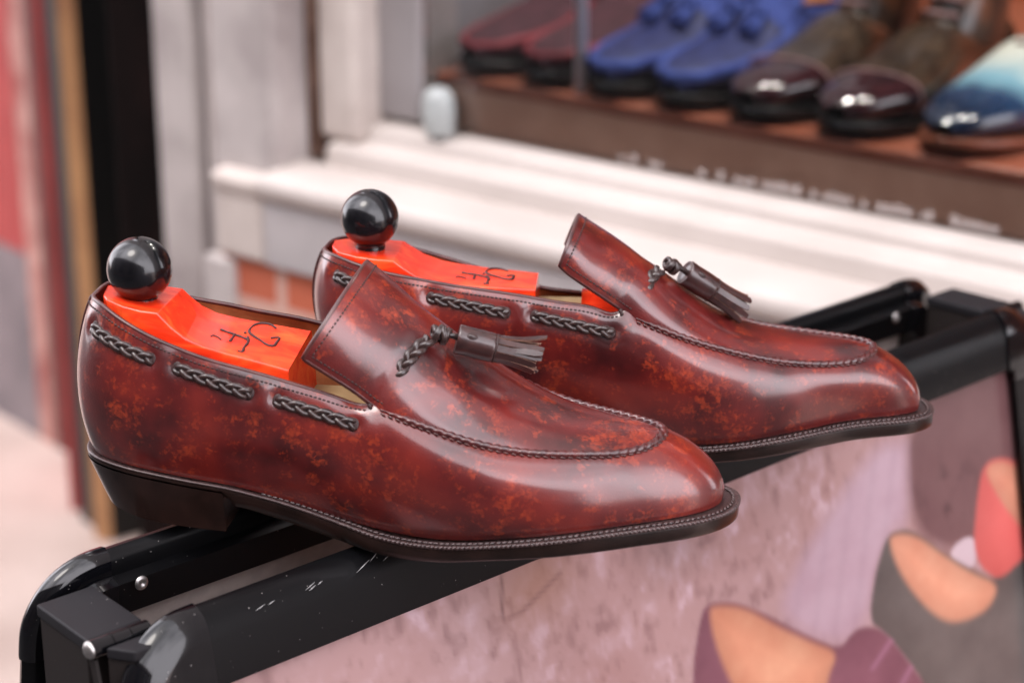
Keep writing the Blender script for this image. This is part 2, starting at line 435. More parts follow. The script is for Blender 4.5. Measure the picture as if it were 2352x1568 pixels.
FAR = dict(
  sc=1.02, near=[(x, -y) for x, y in MED], far=[(x, -y) for x, y in LAT],
  top=[(-7.5, 0, 97.6), (-5.2, -7, 98.2), (1.5, -16, 98.2), (13.3, -24, 96.4), (23.5, -28, 94.6), (43, -30.5, 91.6), (61.9, -31, 88.6), (81.1, -31, 86.0), (100.2, -31, 83.2), (119.4, -31, 80.3), (133.8, -31, 77.8), (143.8, -31, 75.9)],
  topfar=[(-7.5, 0, 97.6), (-5, 7, 99.5), (2, 16, 99.5), (18, 24, 96), (40, 27.5, 90), (65, 28, 82.5), (90, 28, 75), (107, 28, 70.2), (118, 28, 68.9), (131, 28.5, 67.4), (143, 29.5, 66)],
  seam=[(147, -31.3, 77.2), (153.6, -33, 73.4), (161.3, -34, 70.3), (170.9, -34.2, 66.5), (180.5, -34, 62.9), (190.2, -33.2, 59.7), (199.9, -32.3, 56.9), (209.6, -31.2, 54.2), (219.3, -30, 51.9), (229.1, -28, 49.9), (239, -26, 48.5), (248.9, -23.3, 47.5), (258.8, -19.5, 47.1), (269, -13.4, 47.4), (274.3, -6.5, 48.2), (276.2, 1, 49.2)],
  seamfar=[(147, 30, 65), (160, 31, 63), (175, 31, 60), (190, 30, 57), (205, 28, 54), (222, 26, 51), (243, 23, 49.0), (260, 17, 48.6), (271, 9.5, 49.2), (275, 5, 49.2), (276.2, 1, 49.2)],
  flap=[((115.7, -36, 101.0), (124.6, -1, 117.6), (117, 36, 92), 1.0), ((120, -36, 97.2), (131, -1, 113.4), (122, 36, 88), 1.0), ((128.9, -35, 90.7), (139, 0, 108.2), (132, 34, 81), .95), ((138.5, -33, 83.6), (149, 0, 101.6), (141, 31, 72), .9)],
  crest=[((147), (156, 0, 96.3), .85), ((161.3), (167, 0, 88.4), .7), ((170.9), (175.5, 0, 81.8), .6), ((190.2), (193, 0, 68.6), .45), ((199.9), (202, 0, 63.4), .35), ((219.3), (221, 0, 57.0), .15), ((229.1), (231, 0, 54.8), .1), ((248.9), (250, 0, 52.0), 0), ((269), (268, 0, 50.4), 0), ((276.2), (276.2, 1, 49.6), 0)],
  braid=[((1.1, 90.0), (37, 82.3)), ((50.3, 83.2), (89.6, 75.7)), ((102.4, 74.8), (142, 66.9))],
)

def outline(D, n):
    """closed loops of the sole: near half heel->toe (n points) then far half toe->heel"""
    s = D['sc']
    a = np.array(xs(D['near'], s)); b = np.array(xs(D['far'], s))
    full = np.vstack([a, b[::-1][1:]])                # starts and ends at heel back
    ext = np.vstack([full[-4:-1], full, full[1:4]])
    d = arc(ext); t0, t1 = d[3], d[3 + len(full) - 1]
    tt = np.linspace(t0, t1, 1600)
    dense = spline(ext, tt, d)
    # split at the toe centre by x maximum
    return dense

def prof(tab, x, s=1.0):
    return smooth_interp(tab, x / s)
def smooth_interp(tab, x):
    X = np.linspace(tab[0][0], tab[0][-1], 400)
    Y = np.interp(X, tab[0], tab[1]); Y = smooth1(Y[:, None], 7, 2)[:, 0]
    return np.interp(x, X, Y)

def inset(loop, d):
    """move a closed plan loop inwards by d (array)"""
    T = np.roll(loop, -1, 0) - np.roll(loop, 1, 0); T = unit(T)
    N = np.stack([T[:, 1], -T[:, 0]], 1)          # outward for loop heel -> near(-y) -> toe -> far
    return loop - N * np.asarray(d)[:, None], N

def half_param(tot, keyF, keyU, n):
    return np.linspace(0, 1, n)

def shoe_core(D, nhalf=170, nv=34, dents=True):
    s = D['sc']
    dense = outline(D, 1600)[:-1]
    xmax = int(np.argmax(dense[:, 0]))
    ins = np.interp(dense[:, 0] / s, [-6, 60, 110, 150, 260, 302], [2.5, 2.5, 3.0, 5.5, 6.2, 7.5])
    Fd, Nn = inset(dense, ins)
    near = Fd[:xmax + 1]; far = Fd[xmax:][::-1]; far = np.vstack([Fd[:1], far[:-1]]) if False else np.vstack([Fd[:1], far])
    nearN = Nn[:xmax + 1]; farN = np.vstack([Nn[:1], Nn[xmax:][::-1]])
    U1 = np.vstack([np.array(D['top']), np.array(D['seam'])])
    U2 = np.vstack([np.array(D['topfar']), np.array(D['seamfar'])])
    halves = []
    for F2, FN, U, ktop in ((near, nearN, U1, len(D['top'])), (far, farN, U2, len(D['topfar']))):
        sa = arc(F2)
        xth = D['seam'][0][0]
        # key on the feather line level with the throat
        ik = int(np.argmin(abs(F2[:, 0] - (xth + 4)) + (sa < 20) * 999))
        kF = sa[ik]; n1 = int(nhalf * .47); n2 = nhalf - n1
        sF = np.r_[np.linspace(0, kF, n1, endpoint=False), np.linspace(kF, sa[-1], n2)]
        dU = arc(U); Ud = spline(U, np.linspace(0, dU[-1], 900), dU); sU = arc(Ud)
        kU = dU[ktop - 1] + .5 * (dU[ktop] - dU[ktop - 1])
        kU *= sU[-1] / dU[-1]
        uu = np.r_[np.linspace(0, kU, n1, endpoint=False), np.linspace(kU, sU[-1], n2)]
        sF = smooth1(sF[:, None], 6, 2)[:, 0]; sF[0] = 0; sF[-1] = sa[-1]
        uu2 = smooth1(uu[:, None], 6, 2)[:, 0]; uu2[0] = 0; uu2[-1] = sU[-1]
        Fx = np.interp(sF, sa, F2[:, 0]); Fy = np.interp(sF, sa, F2[:, 1])
        Fz = prof(ZT, Fx, s) + .6
        Nf = unit(np.stack([np.interp(sF, sa, FN[:, 0]), np.interp(sF, sa, FN[:, 1])], 1))
        Up = np.stack([np.interp(uu2, sU, Ud[:, k]) for k in range(3)], 1)
        # spread the toe normals so that the cap closes round
        halves.append((np.stack([Fx, Fy, Fz], 1), Nf, Up))
    Fl = np.vstack([halves[0][0], halves[1][0][::-1][1:]]); Nl = np.vstack([halves[0][1], halves[1][1][::-1][1:]]); Ul = np.vstack([halves[0][2], halves[1][2][::-1][1:]])
    Fl, Nl, Ul = Fl[:-1], Nl[:-1], Ul[:-1]        # closed loop
    Nl = unit(smooth_closed(Nl, 5))
    xx = Fl[:, 0] / s
    o1, h1, o2, h2 = [np.interp(xx, HT[0], HT[k]) for k in (1, 2, 3, 4)]
    o1, h1, o2, h2 = [smooth_closed(a[:, None], 4)[:, 0] for a in (o1, h1, o2, h2)]
    N3 = np.c_[Nl, np.zeros(len(Nl))]; Z = np.array([0, 0, 1.])
    P0 = Fl; P1 = Fl + N3 * o1[:, None] + Z * h1[:, None]; P3 = Ul; P2 = Ul + N3 * o2[:, None] - Z * h2[:, None]
    v = np.linspace(0, 1, nv)[None, :, None]
    W = P0[:, None] * (1 - v) ** 3 + 3 * P1[:, None] * v * (1 - v) ** 2 + 3 * P2[:, None] * v ** 2 * (1 - v) + P3[:, None] * v ** 3
    vv = np.linspace(0, 1, nv)
    ii_ = np.arange(len(W)); n1 = int(nhalf * .47); mask = np.exp(-((ii_ - n1) / 16.0) ** 2) + np.exp(-((ii_ - (len(W) - n1)) / 16.0) ** 2)
    wt = np.clip(mask, 0, 1)[:, None] * np.clip((.98 - vv) / .22, 0, 1)[None, :]
    for _ in range(5):
        W = W * (1 - wt[..., None]) + smooth_closed(W, 6) * wt[..., None]
    return dict(W=W, F=Fl, N=Nl, U=Ul, nh=nhalf, s=s)

def smooth_closed(a, k):
    a = np.asarray(a, float)
    return sum(np.roll(a, i, 0) for i in range(-k, k + 1)) / (2 * k + 1)

def vamp_grid(D, nu=110, nv=61):
    """flap + apron in one patch: rows along the shoe, columns from near to far edge"""
    seam = np.array(D['seam']); sf = np.array(D['seamfar'])
    st = []      # (param, near, crest, far, sq)
    fl = D['flap']
    ns = arc(seam); nsx = seam[:, 0]
    far_s = arc(sf)
    base = 0
    P = [np.array(q[0]) for q in fl]
    d = arc(np.array(P + [seam[0]]))
    for q, dd in zip(fl, d): st.append((dd, *q))
    base = d[-1]
    for xk, cr, sq in D['crest']:
        i = int(np.argmin(abs(nsx - xk)))
        fr = ns[i] / ns[-1]
        far = spline(sf, [fr])[0]
        # take the far point with matching x where possible
        j = np.interp(min(seam[i, 0] + 2, sf[-1, 0]), sf[:, 0], np.arange(len(sf)))
        far = np.array([np.interp(j, np.arange(len(sf)), sf[:, k]) for k in range(3)])
        if i == len(seam) - 1: far = sf[-1]
        st.append((base + ns[i], tuple(seam[i]), cr, tuple(far), sq))
    t = np.array([q[0] for q in st]); tt = np.r_[np.linspace(0, base, int(nu * .28), endpoint=False), base + (t[-1] - base) * (1 - (1 - np.linspace(0, 1, nu - int(nu * .28))) ** 1.25)]
    A = np.vstack([[q[1] for q in st[:4]], seam]); tA = np.r_[t[:4], base + ns]
    Np = spline(A, tt, tA)
    C = spline(np.array([q[2] for q in st]), tt, t); Fp = spline(np.array([q[3] for q in st]), tt, t)
    sq = np.interp(tt, t, [q[4] for q in st])
    ph = np.linspace(math.pi, 0, nv)
    G = np.zeros((len(tt), nv, 3))
    for i in range(len(tt)):
        c = np.cos(ph); sn = np.sin(ph)
        p = 1 - .12 * sq[i]
        lat = np.sign(c) * abs(c) ** 1.0
        lift = sq[i] * np.clip(sn, 0, 1) ** .82 + (1 - sq[i]) * (1 - lat ** 2)
        mid = (Np[i] + Fp[i]) / 2
        G[i] = mid + (Fp[i] - Np[i]) / 2 * lat[:, None] + (C[i] - mid) * lift[:, None]
    return G, tt, base

def grid_normals(G, cu=False):
    du = (np.roll(G, -1, 0) - np.roll(G, 1, 0)) if cu else np.gradient(G, axis=0)
    dv = np.gradient(G, axis=1)
    return unit(np.cross(du, dv))

def stitch_row(mb, pts, nrm, pitch=2.1, ln=.72, w=.28, lift=.15, mi=0):
    s = arc(pts); n = int(s[-1] / pitch)
    for k in range(n):
        q = (k + .5) * pitch
        c = np.array([np.interp(q, s, pts[:, j]) for j in range(3)]); c2 = np.array([np.interp(q + .3, s, pts[:, j]) for j in range(3)])
        nn = unit(np.array([np.interp(q, s, nrm[:, j]) for j in range(3)])); t = unit(c2 - c); b = np.cross(t, nn)
        mb.ell(c + nn * lift, [t * ln, b * w, nn * w], 6, 5, mi)

def braid(mb, pts, nrm, A=1.85, B=.8, r=1.34, lam=19.0, phase=0.0, seg=9, mi=0):
    s = arc(pts); n = max(24, int(s[-1] / .55)); q = np.linspace(0, s[-1], n)
    P = np.stack([np.interp(q, s, pts[:, j]) for j in range(3)], 1); Nn = unit(np.stack([np.interp(q, s, nrm[:, j]) for j in range(3)], 1))
    T = unit(np.gradient(P, axis=0)); Bn = unit(np.cross(T, Nn))
    for k in range(3):
        th = 2 * math.pi * q / lam + 2 * math.pi * k / 3 + phase
        # strands are flat ribbons that ride over one another
        path = P + Bn * (A * np.sin(th))[:, None] + Nn * (B * np.sin(2 * th))[:, None]
        mb.tube(path, r, seg, mi=mi)

def tassel(parent, p0, ax, up, sc=1.0, seed=1, tilt=0):
    """hanging tassel: wrapped cap, ring and two layers of cut leather strips. p0 = centre of the cap's near end (mm), ax = direction"""
    rr = random.Random(seed)
    ax = unit(ax); up = unit(np.asarray(up) - ax * (np.asarray(up) @ ax)); sd_ = np.cross(ax, up)
    def at(a, r, th): return p0 + ax * a + (up * math.cos(th) + sd_ * math.sin(th)) * r
    L, Rr = 16.5 * sc, 6.3 * sc
    mb = MB(); P = []
    prof_ = [(1.2, .0), (.9, Rr * .5), (.5, Rr * .86), (-.1, Rr * .94), (0, Rr), (.8, Rr + .25), (5, Rr + .1), (11, Rr + .25), (L - 1, Rr + .1), (L, Rr + .0), (L + .35, Rr - .5), (L + .3, Rr - 1.6)]
    for a, r_ in prof_: P.append([at(a, max(r_, .05) * (1 + .015 * math.sin(3 * th)), th) for th in np.linspace(0, 2 * math.pi, 36, endpoint=False)])
    mb.grid(np.array(P), cv=True)
    cap = mb.build('tassel_cap', 'tassel', parent, scale=.001)
    mb = MB()
    ring = [at(L + .7, Rr - .25, th) for th in np.linspace(0, 2 * math.pi, 40, endpoint=False)]
    mb.tube(ring, .45, 6, closed=True)
    # lace end showing through the slot of the cap
    c = at(6.2, Rr + .05, .25); nn = unit(c - (p0 + ax * 6.2)); b = np.cross(ax, nn)
    mb.ell(c, [ax * 2.7, b * 1.6, nn * .6], 12, 9)
    mb.build('cap_ring', 'thread', cap, scale=.001)
    mb = MB()
    mb.ell(c + nn * .45, [ax * 1.7, b * .85, nn * .5], 12, 9)
    mb.build('lace_end', 'lace', cap, scale=.001)
    mb = MB()
    for layer, (nst, rad, w) in enumerate(((12, 5.7, 2.95), (9, 3.9, 2.7), (5, 1.6, 2.2))):
        for k in range(nst):
            th = 2 * math.pi * (k + .5 * layer) / nst + rr.uniform(-.07, .07)
            flare = (.7 + rr.uniform(-.4, .7)) * (1 if rr.random() > .25 else 2.6)
            Ls = (20.5 + rr.uniform(-1.5, 1.2)) * sc
            tw = rr.uniform(-.25, .25)
            rows = []
            for i, q in enumerate(np.linspace(0, 1, 8)):
                r0 = (rad + flare * q ** 1.5 * 1.9 - .5 * math.sin(q * 3)) * sc
                a = L - .8 + Ls * q
                e = np.array(at(a, r0, th)); rad_ = unit(e - (p0 + ax * a)); tn = np.cross(ax, rad_)
                tn, rad_ = tn * math.cos(tw * q) + rad_ * math.sin(tw * q), rad_ * math.cos(tw * q) - tn * math.sin(tw * q)
                hw = w / 2 * sc * (.96 if q < .93 else .62); ht = .42 * sc
                rows.append([e - tn * hw - rad_ * ht, e + tn * hw - rad_ * ht, e + tn * hw + rad_ * ht, e - tn * hw + rad_ * ht])
            rows = np.array(rows); o = len(mb.v)
            for j, mi in ((0, 1), (1, 1), (2, 0), (3, 1)):
                for i in range(7):
                    pass
            m_ = 4; mb.v.extend([tuple(p) for p in rows.reshape(-1, 3)])
            for i in range(7):
                for j in range(4):
                    a0 = o + i * 4 + j; b0 = o + i * 4 + (j + 1) % 4; c0 = o + (i + 1) * 4 + (j + 1) % 4; d0 = o + (i + 1) * 4 + j
                    mb.f.append((a0, b0, c0, d0)); mb.mi.append(0 if j == 2 else 1)
            mb.f.append(tuple(o + 28 + j for j in range(4))); mb.mi.append(1)
    fr = mb.build('tassel_fringe', None, parent, smooth=False, scale=.001, mats=['tassel', 'cut'])
    return cap

def knot(mb, c, ax, up, size=4.3, r=1.05):
    ax = unit(ax); up = unit(np.asarray(up) - ax * (np.asarray(up) @ ax)); sd_ = np.cross(ax, up)
    t = np.linspace(0, 2 * math.pi, 48, endpoint=False)
    # cord wound round itself, turns crossing at a slant
    for a, tl, R_ in ((-2.9, .35, .74), (-1.0, -.45, .98), (.9, .40, 1.0), (2.7, -.35, .80)):
        for dr in (0, 1.0):
            P = c + ax * (a + dr * .9 + (R_ * size) * tl * np.sin(t) * .55)[:, None] + up * (R_ * (size - 1.3) * np.cos(t))[:, None] + sd_ * (R_ * (size - 1.3) * np.sin(t))[:, None]
            mb.tube(P, r * (.95 - .12 * dr), 8, closed=True)
    mb.ell(c, [ax * 3.4, up * 2.8, sd_ * 2.8], 10, 8)

def make_shoe(D, loc, rz, label, leather, tass):
    root = empty('tassel_loafer', loc, rz, label, 'shoe', 'pair of burgundy tassel loafers on the sign frame')
    s = D['sc']
    C = shoe_core(D)
    W = C['W'].copy(); nh = C['nh']; n = len(W)
    Nw = grid_normals(W, True)
    if (Nw[nh // 2, 10] @ np.array([0, -1, 0])) < 0: Nw = -Nw
    # --- lay out the braided lace on the wall, then press its holes into the leather
    def bvh_of(G, cu):
        mb = MB(); mb.grid(G, cu=cu); return BVHTree.FromPolygons([Vector(v) for v in mb.v], mb.f)
    bw = bvh_of(W, True)
    def hit(x, z, side=-1):
        h = bw.ray_cast(Vector((x, 200 * side, z)), Vector((0, -side, 0)))
        return (np.array(h[0]), np.array(h[1])) if h[0] else (None, None)
    lanes = []
    for side in (-1, 1):
        for (a, b) in D['braid']:
            pts, nr = [], []
            for q in np.linspace(0, 1, 24):
                x = a[0] + (b[0] - a[0]) * q; z = a[1] + (b[1] - a[1]) * q
                if side == 1: z = z + 4 * (1 if s == 1.0 else -2.2) * 1.0
                p, nn = hit(x, z, side)
                if p is None: continue
                if nn[1] * side < 0: nn = -nn
                pts.append(p); nr.append(nn)
            if len(pts) > 12: lanes.append((np.array(pts), np.array(nr)))
    for pts, nr in lanes:
        for e, sgn in ((0, 1), (-1, -1)):
            c = pts[e]; t = unit(pts[e + sgn * 4] - pts[e])
            d2 = ((W - c) ** 2).sum(-1)
            W -= Nw * (1.9 * np.exp(-d2 / 14.0))[..., None]
            c2 = c - t * 6; d2 = ((W - c2) ** 2).sum(-1)
            W += Nw * (.7 * np.exp(-d2 / 34.0))[..., None]
        for k in range(2, len(pts) - 2, 3):
            d2 = ((W - pts[k]) ** 2).sum(-1); W -= Nw * (.22 * np.exp(-d2 / 22.0))[..., None]
    # welts of leather gathered under the apron seam
    v = np.linspace(0, 1, W.shape[1]); band = np.exp(-((v - .9) / .07) ** 2)
    amp = np.zeros(n); 
    for i in range(n):
        x = C['U'][i, 0]; amp[i] = .22 if x > D['seam'][1][0] else 0
    ripple = np.sin(arc(np.vstack([C['U'], C['U'][:1]]))[:-1] / 3.4 * 2 * math.pi)
    W += Nw * (amp * ripple)[:, None, None] * band[None, :, None]
    # valley on either side where the vamp joins the quarters
    mb = MB(); mb.grid(W, cu=True)
    up = mb.build('upper', leather, root, scale=.001)
    # --- lining just inside the upper round the opening, and its rolled top edge
    jl = int(W.shape[1] * .30)
    U = C['U']
    throat_near = int(nh * .47); throat_far = n - int(nh * .47)
    idx = list(range(throat_far - 1, n)) + list(range(0, throat_near + 2))
    Lg = (W - Nw * 2.3)[idx][:, jl:]
    Lg[:, -1] = W[idx][:, -1] - Nw[idx][:, -1] * 2.2
    heelmask = []
    mb = MB(); m_ = Lg.shape[1]
    mb.grid(Lg, flip=True)
    mi = []
    for i in range(Lg.shape[0] - 1):
        x = U[idx[i], 0]; mi += [1 if x < 26 else 0] * (m_ - 1)
    mb.mi = mi
    mb.build('lining', None, root, scale=.001, mats=['lining', 'suede'])
    edge = W[idx][:, -1] - Nw[idx][:, -1] * 1.0
    mb = MB(); mb.tube(edge + np.array([0, 0, .15]), 1.2, 8)
    mb.build('collar_edge', 'trim', root, scale=.001)
    # --- vamp with apron and raised flap
    G, tt, base = vamp_grid(D)
    Ng = grid_normals(G)
    if Ng[len(G) // 2, 30, 2] < 0: Ng = -Ng
    Ng[-1] = Ng[-2]
    # soft dimple in front of the tassel, folds beside it
    for (cx, cy, cz, a_, w_) in tass.get('dents', []):
        d2 = ((G - np.array([cx, cy, cz])) ** 2 * np.array([.35, 1, 1])).sum(-1)
        G = G - Ng * (a_ * np.exp(-d2 / w_))[..., None]
    under = G - Ng * 2.4
    mb = MB(); mb.grid(G)
    vp = mb.build('vamp', leather, root, scale=.001)
    ib = int(np.searchsorted(tt, base)) + 2
    mb = MB(); mb.grid(under[:ib + 12, :], flip=True)
    mb.build('flap_lining', 'lining', vp, scale=.001)
    # cut edge of the flap
    rim = np.vstack([G[:ib, 0][::-1], G[0, 1:-1], G[:ib, -1]]); rimu = np.vstack([under[:ib, 0][::-1], under[0, 1:-1], under[:ib, -1]])
    mb = MB(); mb.tube((rim + rimu) / 2, 1.35, 8)
    mb.build('flap_edge', 'trim', vp, scale=.001)
    # stitches along the flap, the topline and the heel seam
    mb = MB()
    inn = 5
    sgi = 3
    rowN = G[sgi:ib, :]; 
    def inset_pt(i, d, side):
        g = G[i]; sarc = arc(g)
        q = d if side == 0 else sarc[-1] - d
        return np.array([np.interp(q, sarc, g[:, k]) for k in range(3)]), np.array([np.interp(q, sarc, Ng[i][:, k]) for k in range(3)])
    gi = int(np.argmax(arc(G[:, 30]) > 3.6))
    ptsN = [inset_pt(i, 3.2, 0) for i in range(ib, gi, -1)]
    sback = arc(G[gi]); c0 = 3.2
    back = [(np.array([np.interp(q, sback, G[gi][:, k]) for k in range(3)]), np.array([np.interp(q, sback, Ng[gi][:, k]) for k in range(3)])) for q in np.linspace(3.2, sback[-1] - 3.2, 70)]
    ptsF = [inset_pt(i, 3.2, 1) for i in range(gi, ib)]
    allp = ptsN + back + ptsF
    stitch_row(mb, np.array([p[0] for p in allp]), np.array([p[1] for p in allp]), 2.1, .82, .42, .12)
    # topline row
    tp, tn_ = [], []
    for i in idx:
        w_ = W[i][::-1]; sa = arc(w_)
        tp.append([np.interp(3.0, sa, w_[:, k]) for k in range(3)]); tn_.append(Nw[i, -3])
    stitch_row(mb, np.array(tp), np.array(tn_), 2.1, .85, .45, .15)
    mb.build('stitching', 'thread', root, scale=.001)
    # heel back seam
    mb = MB(); hb = W[0, 1:] + Nw[0, 1:] * .1
    mb.tube(hb, .65, 6)
    mb.build('heel_seam', 'trim', root, scale=.001)
    # short bar at the throat where flap and quarter meet
    mb = MB(); th = np.array(D['seam'][0]) + np.array([-1.0, -.9, -.6]); th2 = np.array(D['top'][-1]) + np.array([2.4, -1.4, -1.2])
    mb.tube(np.array([th + (0, .3, 1.5), th, (th + th2) / 2 + (.6, -.4, 0), th2]), 1.0, 8)
    mb.build('throat_bar', 'thread', root, scale=.001)
    # --- raised hand-sewn apron seam
    sm = np.vstack([np.array(D['seam'])[1:], np.array(D['seamfar'])[:-1][::-1]])
    ds = arc(sm); q = np.linspace(0, ds[-1], 640); P = spline(sm, q, ds)
    bvv = BVHTree.FromPolygons([Vector(p) for p in W.reshape(-1, 3)], [(i * W.shape[1] + j, ((i + 1) % n) * W.shape[1] + j, ((i + 1) % n) * W.shape[1] + j + 1, i * W.shape[1] + j + 1) for i in range(n) for j in range(W.shape[1] - 1)])
    outv = []
    T = unit(np.gradient(P, axis=0)); Nrm = unit(np.cross(np.cross(T, np.array([0, 0, 1.])), T))
    side = unit(np.cross(T, np.array([0, 0, 1.])))      # outwards
    Pr = P + Nrm * .55 + side * .35
    fade = np.clip(np.minimum(q / 14, (ds[-1] - q) / 14), .25, 1)
    step = q / 4.3 * 2 * math.pi
    mb = MB()
    mb.tube(Pr, 1.65 * fade, 14, rfun=lambda i, th: 1 + .16 * math.sin(2 * th + step[i]))
    mb.build('apron_seam', 'seam', root, scale=.001)
    mb = MB()
    for off, lift in ((1.9, -.75), (-2.0, -.1)):
        st = np.array([P[i] + side[i] * off + Nrm[i] * (lift + .35) for i in range(len(P))])
        s_ = arc(st); k = 2.0
        while k < s_[-1] - 3:
            i = int(np.searchsorted(s_, k))
            t = T[i]; a = unit(t + side[i] * (.35 if off > 0 else -.35))
            mb.ell(st[i], [a * 1.55, np.cross(a, Nrm[i]) * .55, Nrm[i] * .5], 8, 6)
            k += 3.6 if off > 0 else 3.9
    mb.build('seam_stitch', 'trim', root, scale=.001)
    # --- braided lace segments
    for pts, nr in lanes:
        L = arc(pts)[-1]; q = arc(pts) / L
        sink = .75 - 2.6 * np.exp(-q * L / 1.6) - 2.6 * np.exp(-(1 - q) * L / 1.6)
        mb = MB(); braid(mb, pts + nr * sink[:, None], nr, phase=.7)
        lo = mb.build('braided_lace', 'lace', root, scale=.001)
        for e, sgn in ((0, 1), (-1, -1)):
            mb = MB(); t = unit(pts[e + sgn * 3] - pts[e]); b = np.cross(nr[e], t)
            mb.ell(pts[e] + t * .8 - nr[e] * .75, [t * 2.3, b * 3.2, nr[e] * .5], 16, 9)
            mb.build('lace_hole', 'thread', lo, scale=.001)
    # --- sole, welt, heel
    ol = outline(D, 1600)[:-1]
    def ring(loop, d, z): 
        L2, _ = inset(loop, np.full(len(loop), d) if np.isscalar(d) else d); return np.c_[L2, z]
    x = ol[:, 0]; zt = prof(ZT, x, s); xr = x / s; zs_ = prof(ZS, x, s); zs_ = np.where(xr < 66, zt - 3.4, zs_ + (zt - 3.4 - zs_) * np.clip((72 - xr) / 6, 0, 1))
    zw = zt - np.interp(xr, [60, 90, 130], [.9, 1.1, 1.5])
    bev = np.interp(xr, [64, 80, 120, 140], [.15, 2.6, 3.0, .4])      # bevelled waist
    rings = [ring(ol, bev + 6, zs_ + .0), ring(ol, bev + .5, zs_ + .15), ring(ol, bev * .75, zs_ + .9), ring(ol, bev * .25, zs_ + (zw - zs_) * .45), ring(ol, .15, zw - .7), ring(ol, .3, zw)]
    mb = MB(); mb.grid(np.array(rings), cv=True)
    # close the underside
    inn = ring(ol, 6.0, zs_)[::8]; c = len(mb.v); mb.v.extend([tuple(p) for p in inn]); mb.f.append(tuple(range(c, c + len(inn)))); mb.mi.append(0)
    mb.build('outsole', 'sole', root, scale=.001)
    sarc = arc(np.vstack([ol, ol[:1]]))[:-1]
    fore = np.clip((xr - 118) / 15, 0, 1)
    notch = fore * .45 * (np.sin(sarc / 2.15 * 2 * math.pi))
    rings = [ring(ol, .35, zw), ring(ol, -np.interp(xr, [60, 120], [.1, .22]) - notch, zw + .3), ring(ol, -np.interp(xr, [60, 120], [.1, .22]) - notch, zt - .3), ring(ol, .15 - notch * .4, zt + .1), ring(ol, 1.2, zt + .1), ring(ol, 1.7, zt - .25), ring(ol, 10, zt - .2)]
    mb = MB(); mb.grid(np.array(rings), cv=True)
    we = mb.build('welt', 'welt', root, scale=.001)
    mb = MB(); k = 0.0; loop2 = ring(ol, 3.1, zt + .05); s2 = arc(loop2); 
    while k < s2[-1]:
        i = int(np.searchsorted(s2, k)); i = min(i, len(loop2) - 2)
        if xr[i] > 84:
            t = unit(loop2[i + 1] - loop2[i]); b = np.cross(np.array([0, 0, 1.]), t)
            ang = .5; a = t * math.cos(ang) + b * math.sin(ang)
            mb.ell(loop2[i] + (0, 0, .1), [a * 1.5, np.cross(np.array([0, 0, 1.]), a) * .85, np.array([0, 0, .7])], 8, 6)
        k += 2.75
    mb.build('welt_stitching', 'welt', we, scale=.001)
    # heel block
    ks = [i for i in range(len(ol)) if xr[i] < 67]
    order = [i for i in ks if i > len(ol) // 2] + [i for i in ks if i <= len(ol) // 2]
    hl = ol[order]; hx = hl[:, 0]
    zb = prof(ZB, hx, s); ztp = prof(ZT, hx, s) - 3.3
    cen = np.array([38.0 * s, 0.0])
    def hr(f, z): 
        p = hl.copy(); tp_ = np.clip((30 - hx / s) / 36, 0, 1)
        p[:, 0] += tp_ * 9 * f * s; p[:, 1] *= 1 - .05 * f
        return np.c_[p, z]
    rings = [hr(1.02, zb)] + [hr(1 - q, zb + (ztp - zb) * q + (.5 if q < .05 else 0)) for q in (.02, .2, .4, .6, .8, 1.0)]
    G2 = np.array(rings)
    mb = MB(); mb.grid(G2)
    # breast: slightly hollow front face
    a, b = G2[:, 0], G2[:, -1]
    br_ = np.array([[a[j] * (1 - q) + b[j] * q - np.array([4 * math.sin(math.pi * q), 0, 0]) for q in np.linspace(0, 1, 12)] for j in range(len(a))])
    mb.grid(br_, flip=True)
    c = len(mb.v); fl_ = [tuple(p) for p in G2[0][::6]]; mb.v.extend(fl_); mb.f.append(tuple(range(c, c + len(fl_)))); mb.mi.append(0)
    he = mb.build('heel', 'sole', root, scale=.001)
    # insole visible inside
    mb = MB(); ii = [i for i in range(0, len(ol), 10)]
    P = ring(ol, 9.0, zt + 1.5)[[i for i in ii if xr[i] < 235]]; mb.v.extend([tuple(p) for p in P]); mb.f.append(tuple(range(len(P)))); mb.mi.append(0)
    mb.build('insole', 'insole', root, scale=.001)
    # --- lace end with knot and tassel
    pth = np.array(tass['lace']); q = np.linspace(0, 1, 40); Pp = spline(pth, q)
    upv = np.array(tass['lace_n'], float)
    mb = MB(); braid(mb, Pp, np.tile(upv, (40, 1)), A=2.05, B=.9, r=1.55, lam=18, phase=.3)
    te = mb.build('tassel_lace', 'lace', root, scale=.001)
    mb = MB(); knot(mb, np.array(tass['knot']), tass['axis'], tass['up'], tass.get('ks', 4.2), 1.25)
    k0 = np.array(tass['knot']); c0 = np.array(tass['cap'])
    mb.tube(spline(np.array([k0, k0 * .5 + c0 * .5 + (0, 0, .8), c0 + unit(np.array(tass['axis'])) * 3]), np.linspace(0, 1, 12)), 1.5, 8)
    mb.build('knot', 'lace', te, scale=.001)
    cp = tassel(root, c0, np.array(tass['axis'], float), tass['up'], tass.get('tsc', 1.0), tass.get('seed', 3))
    return root

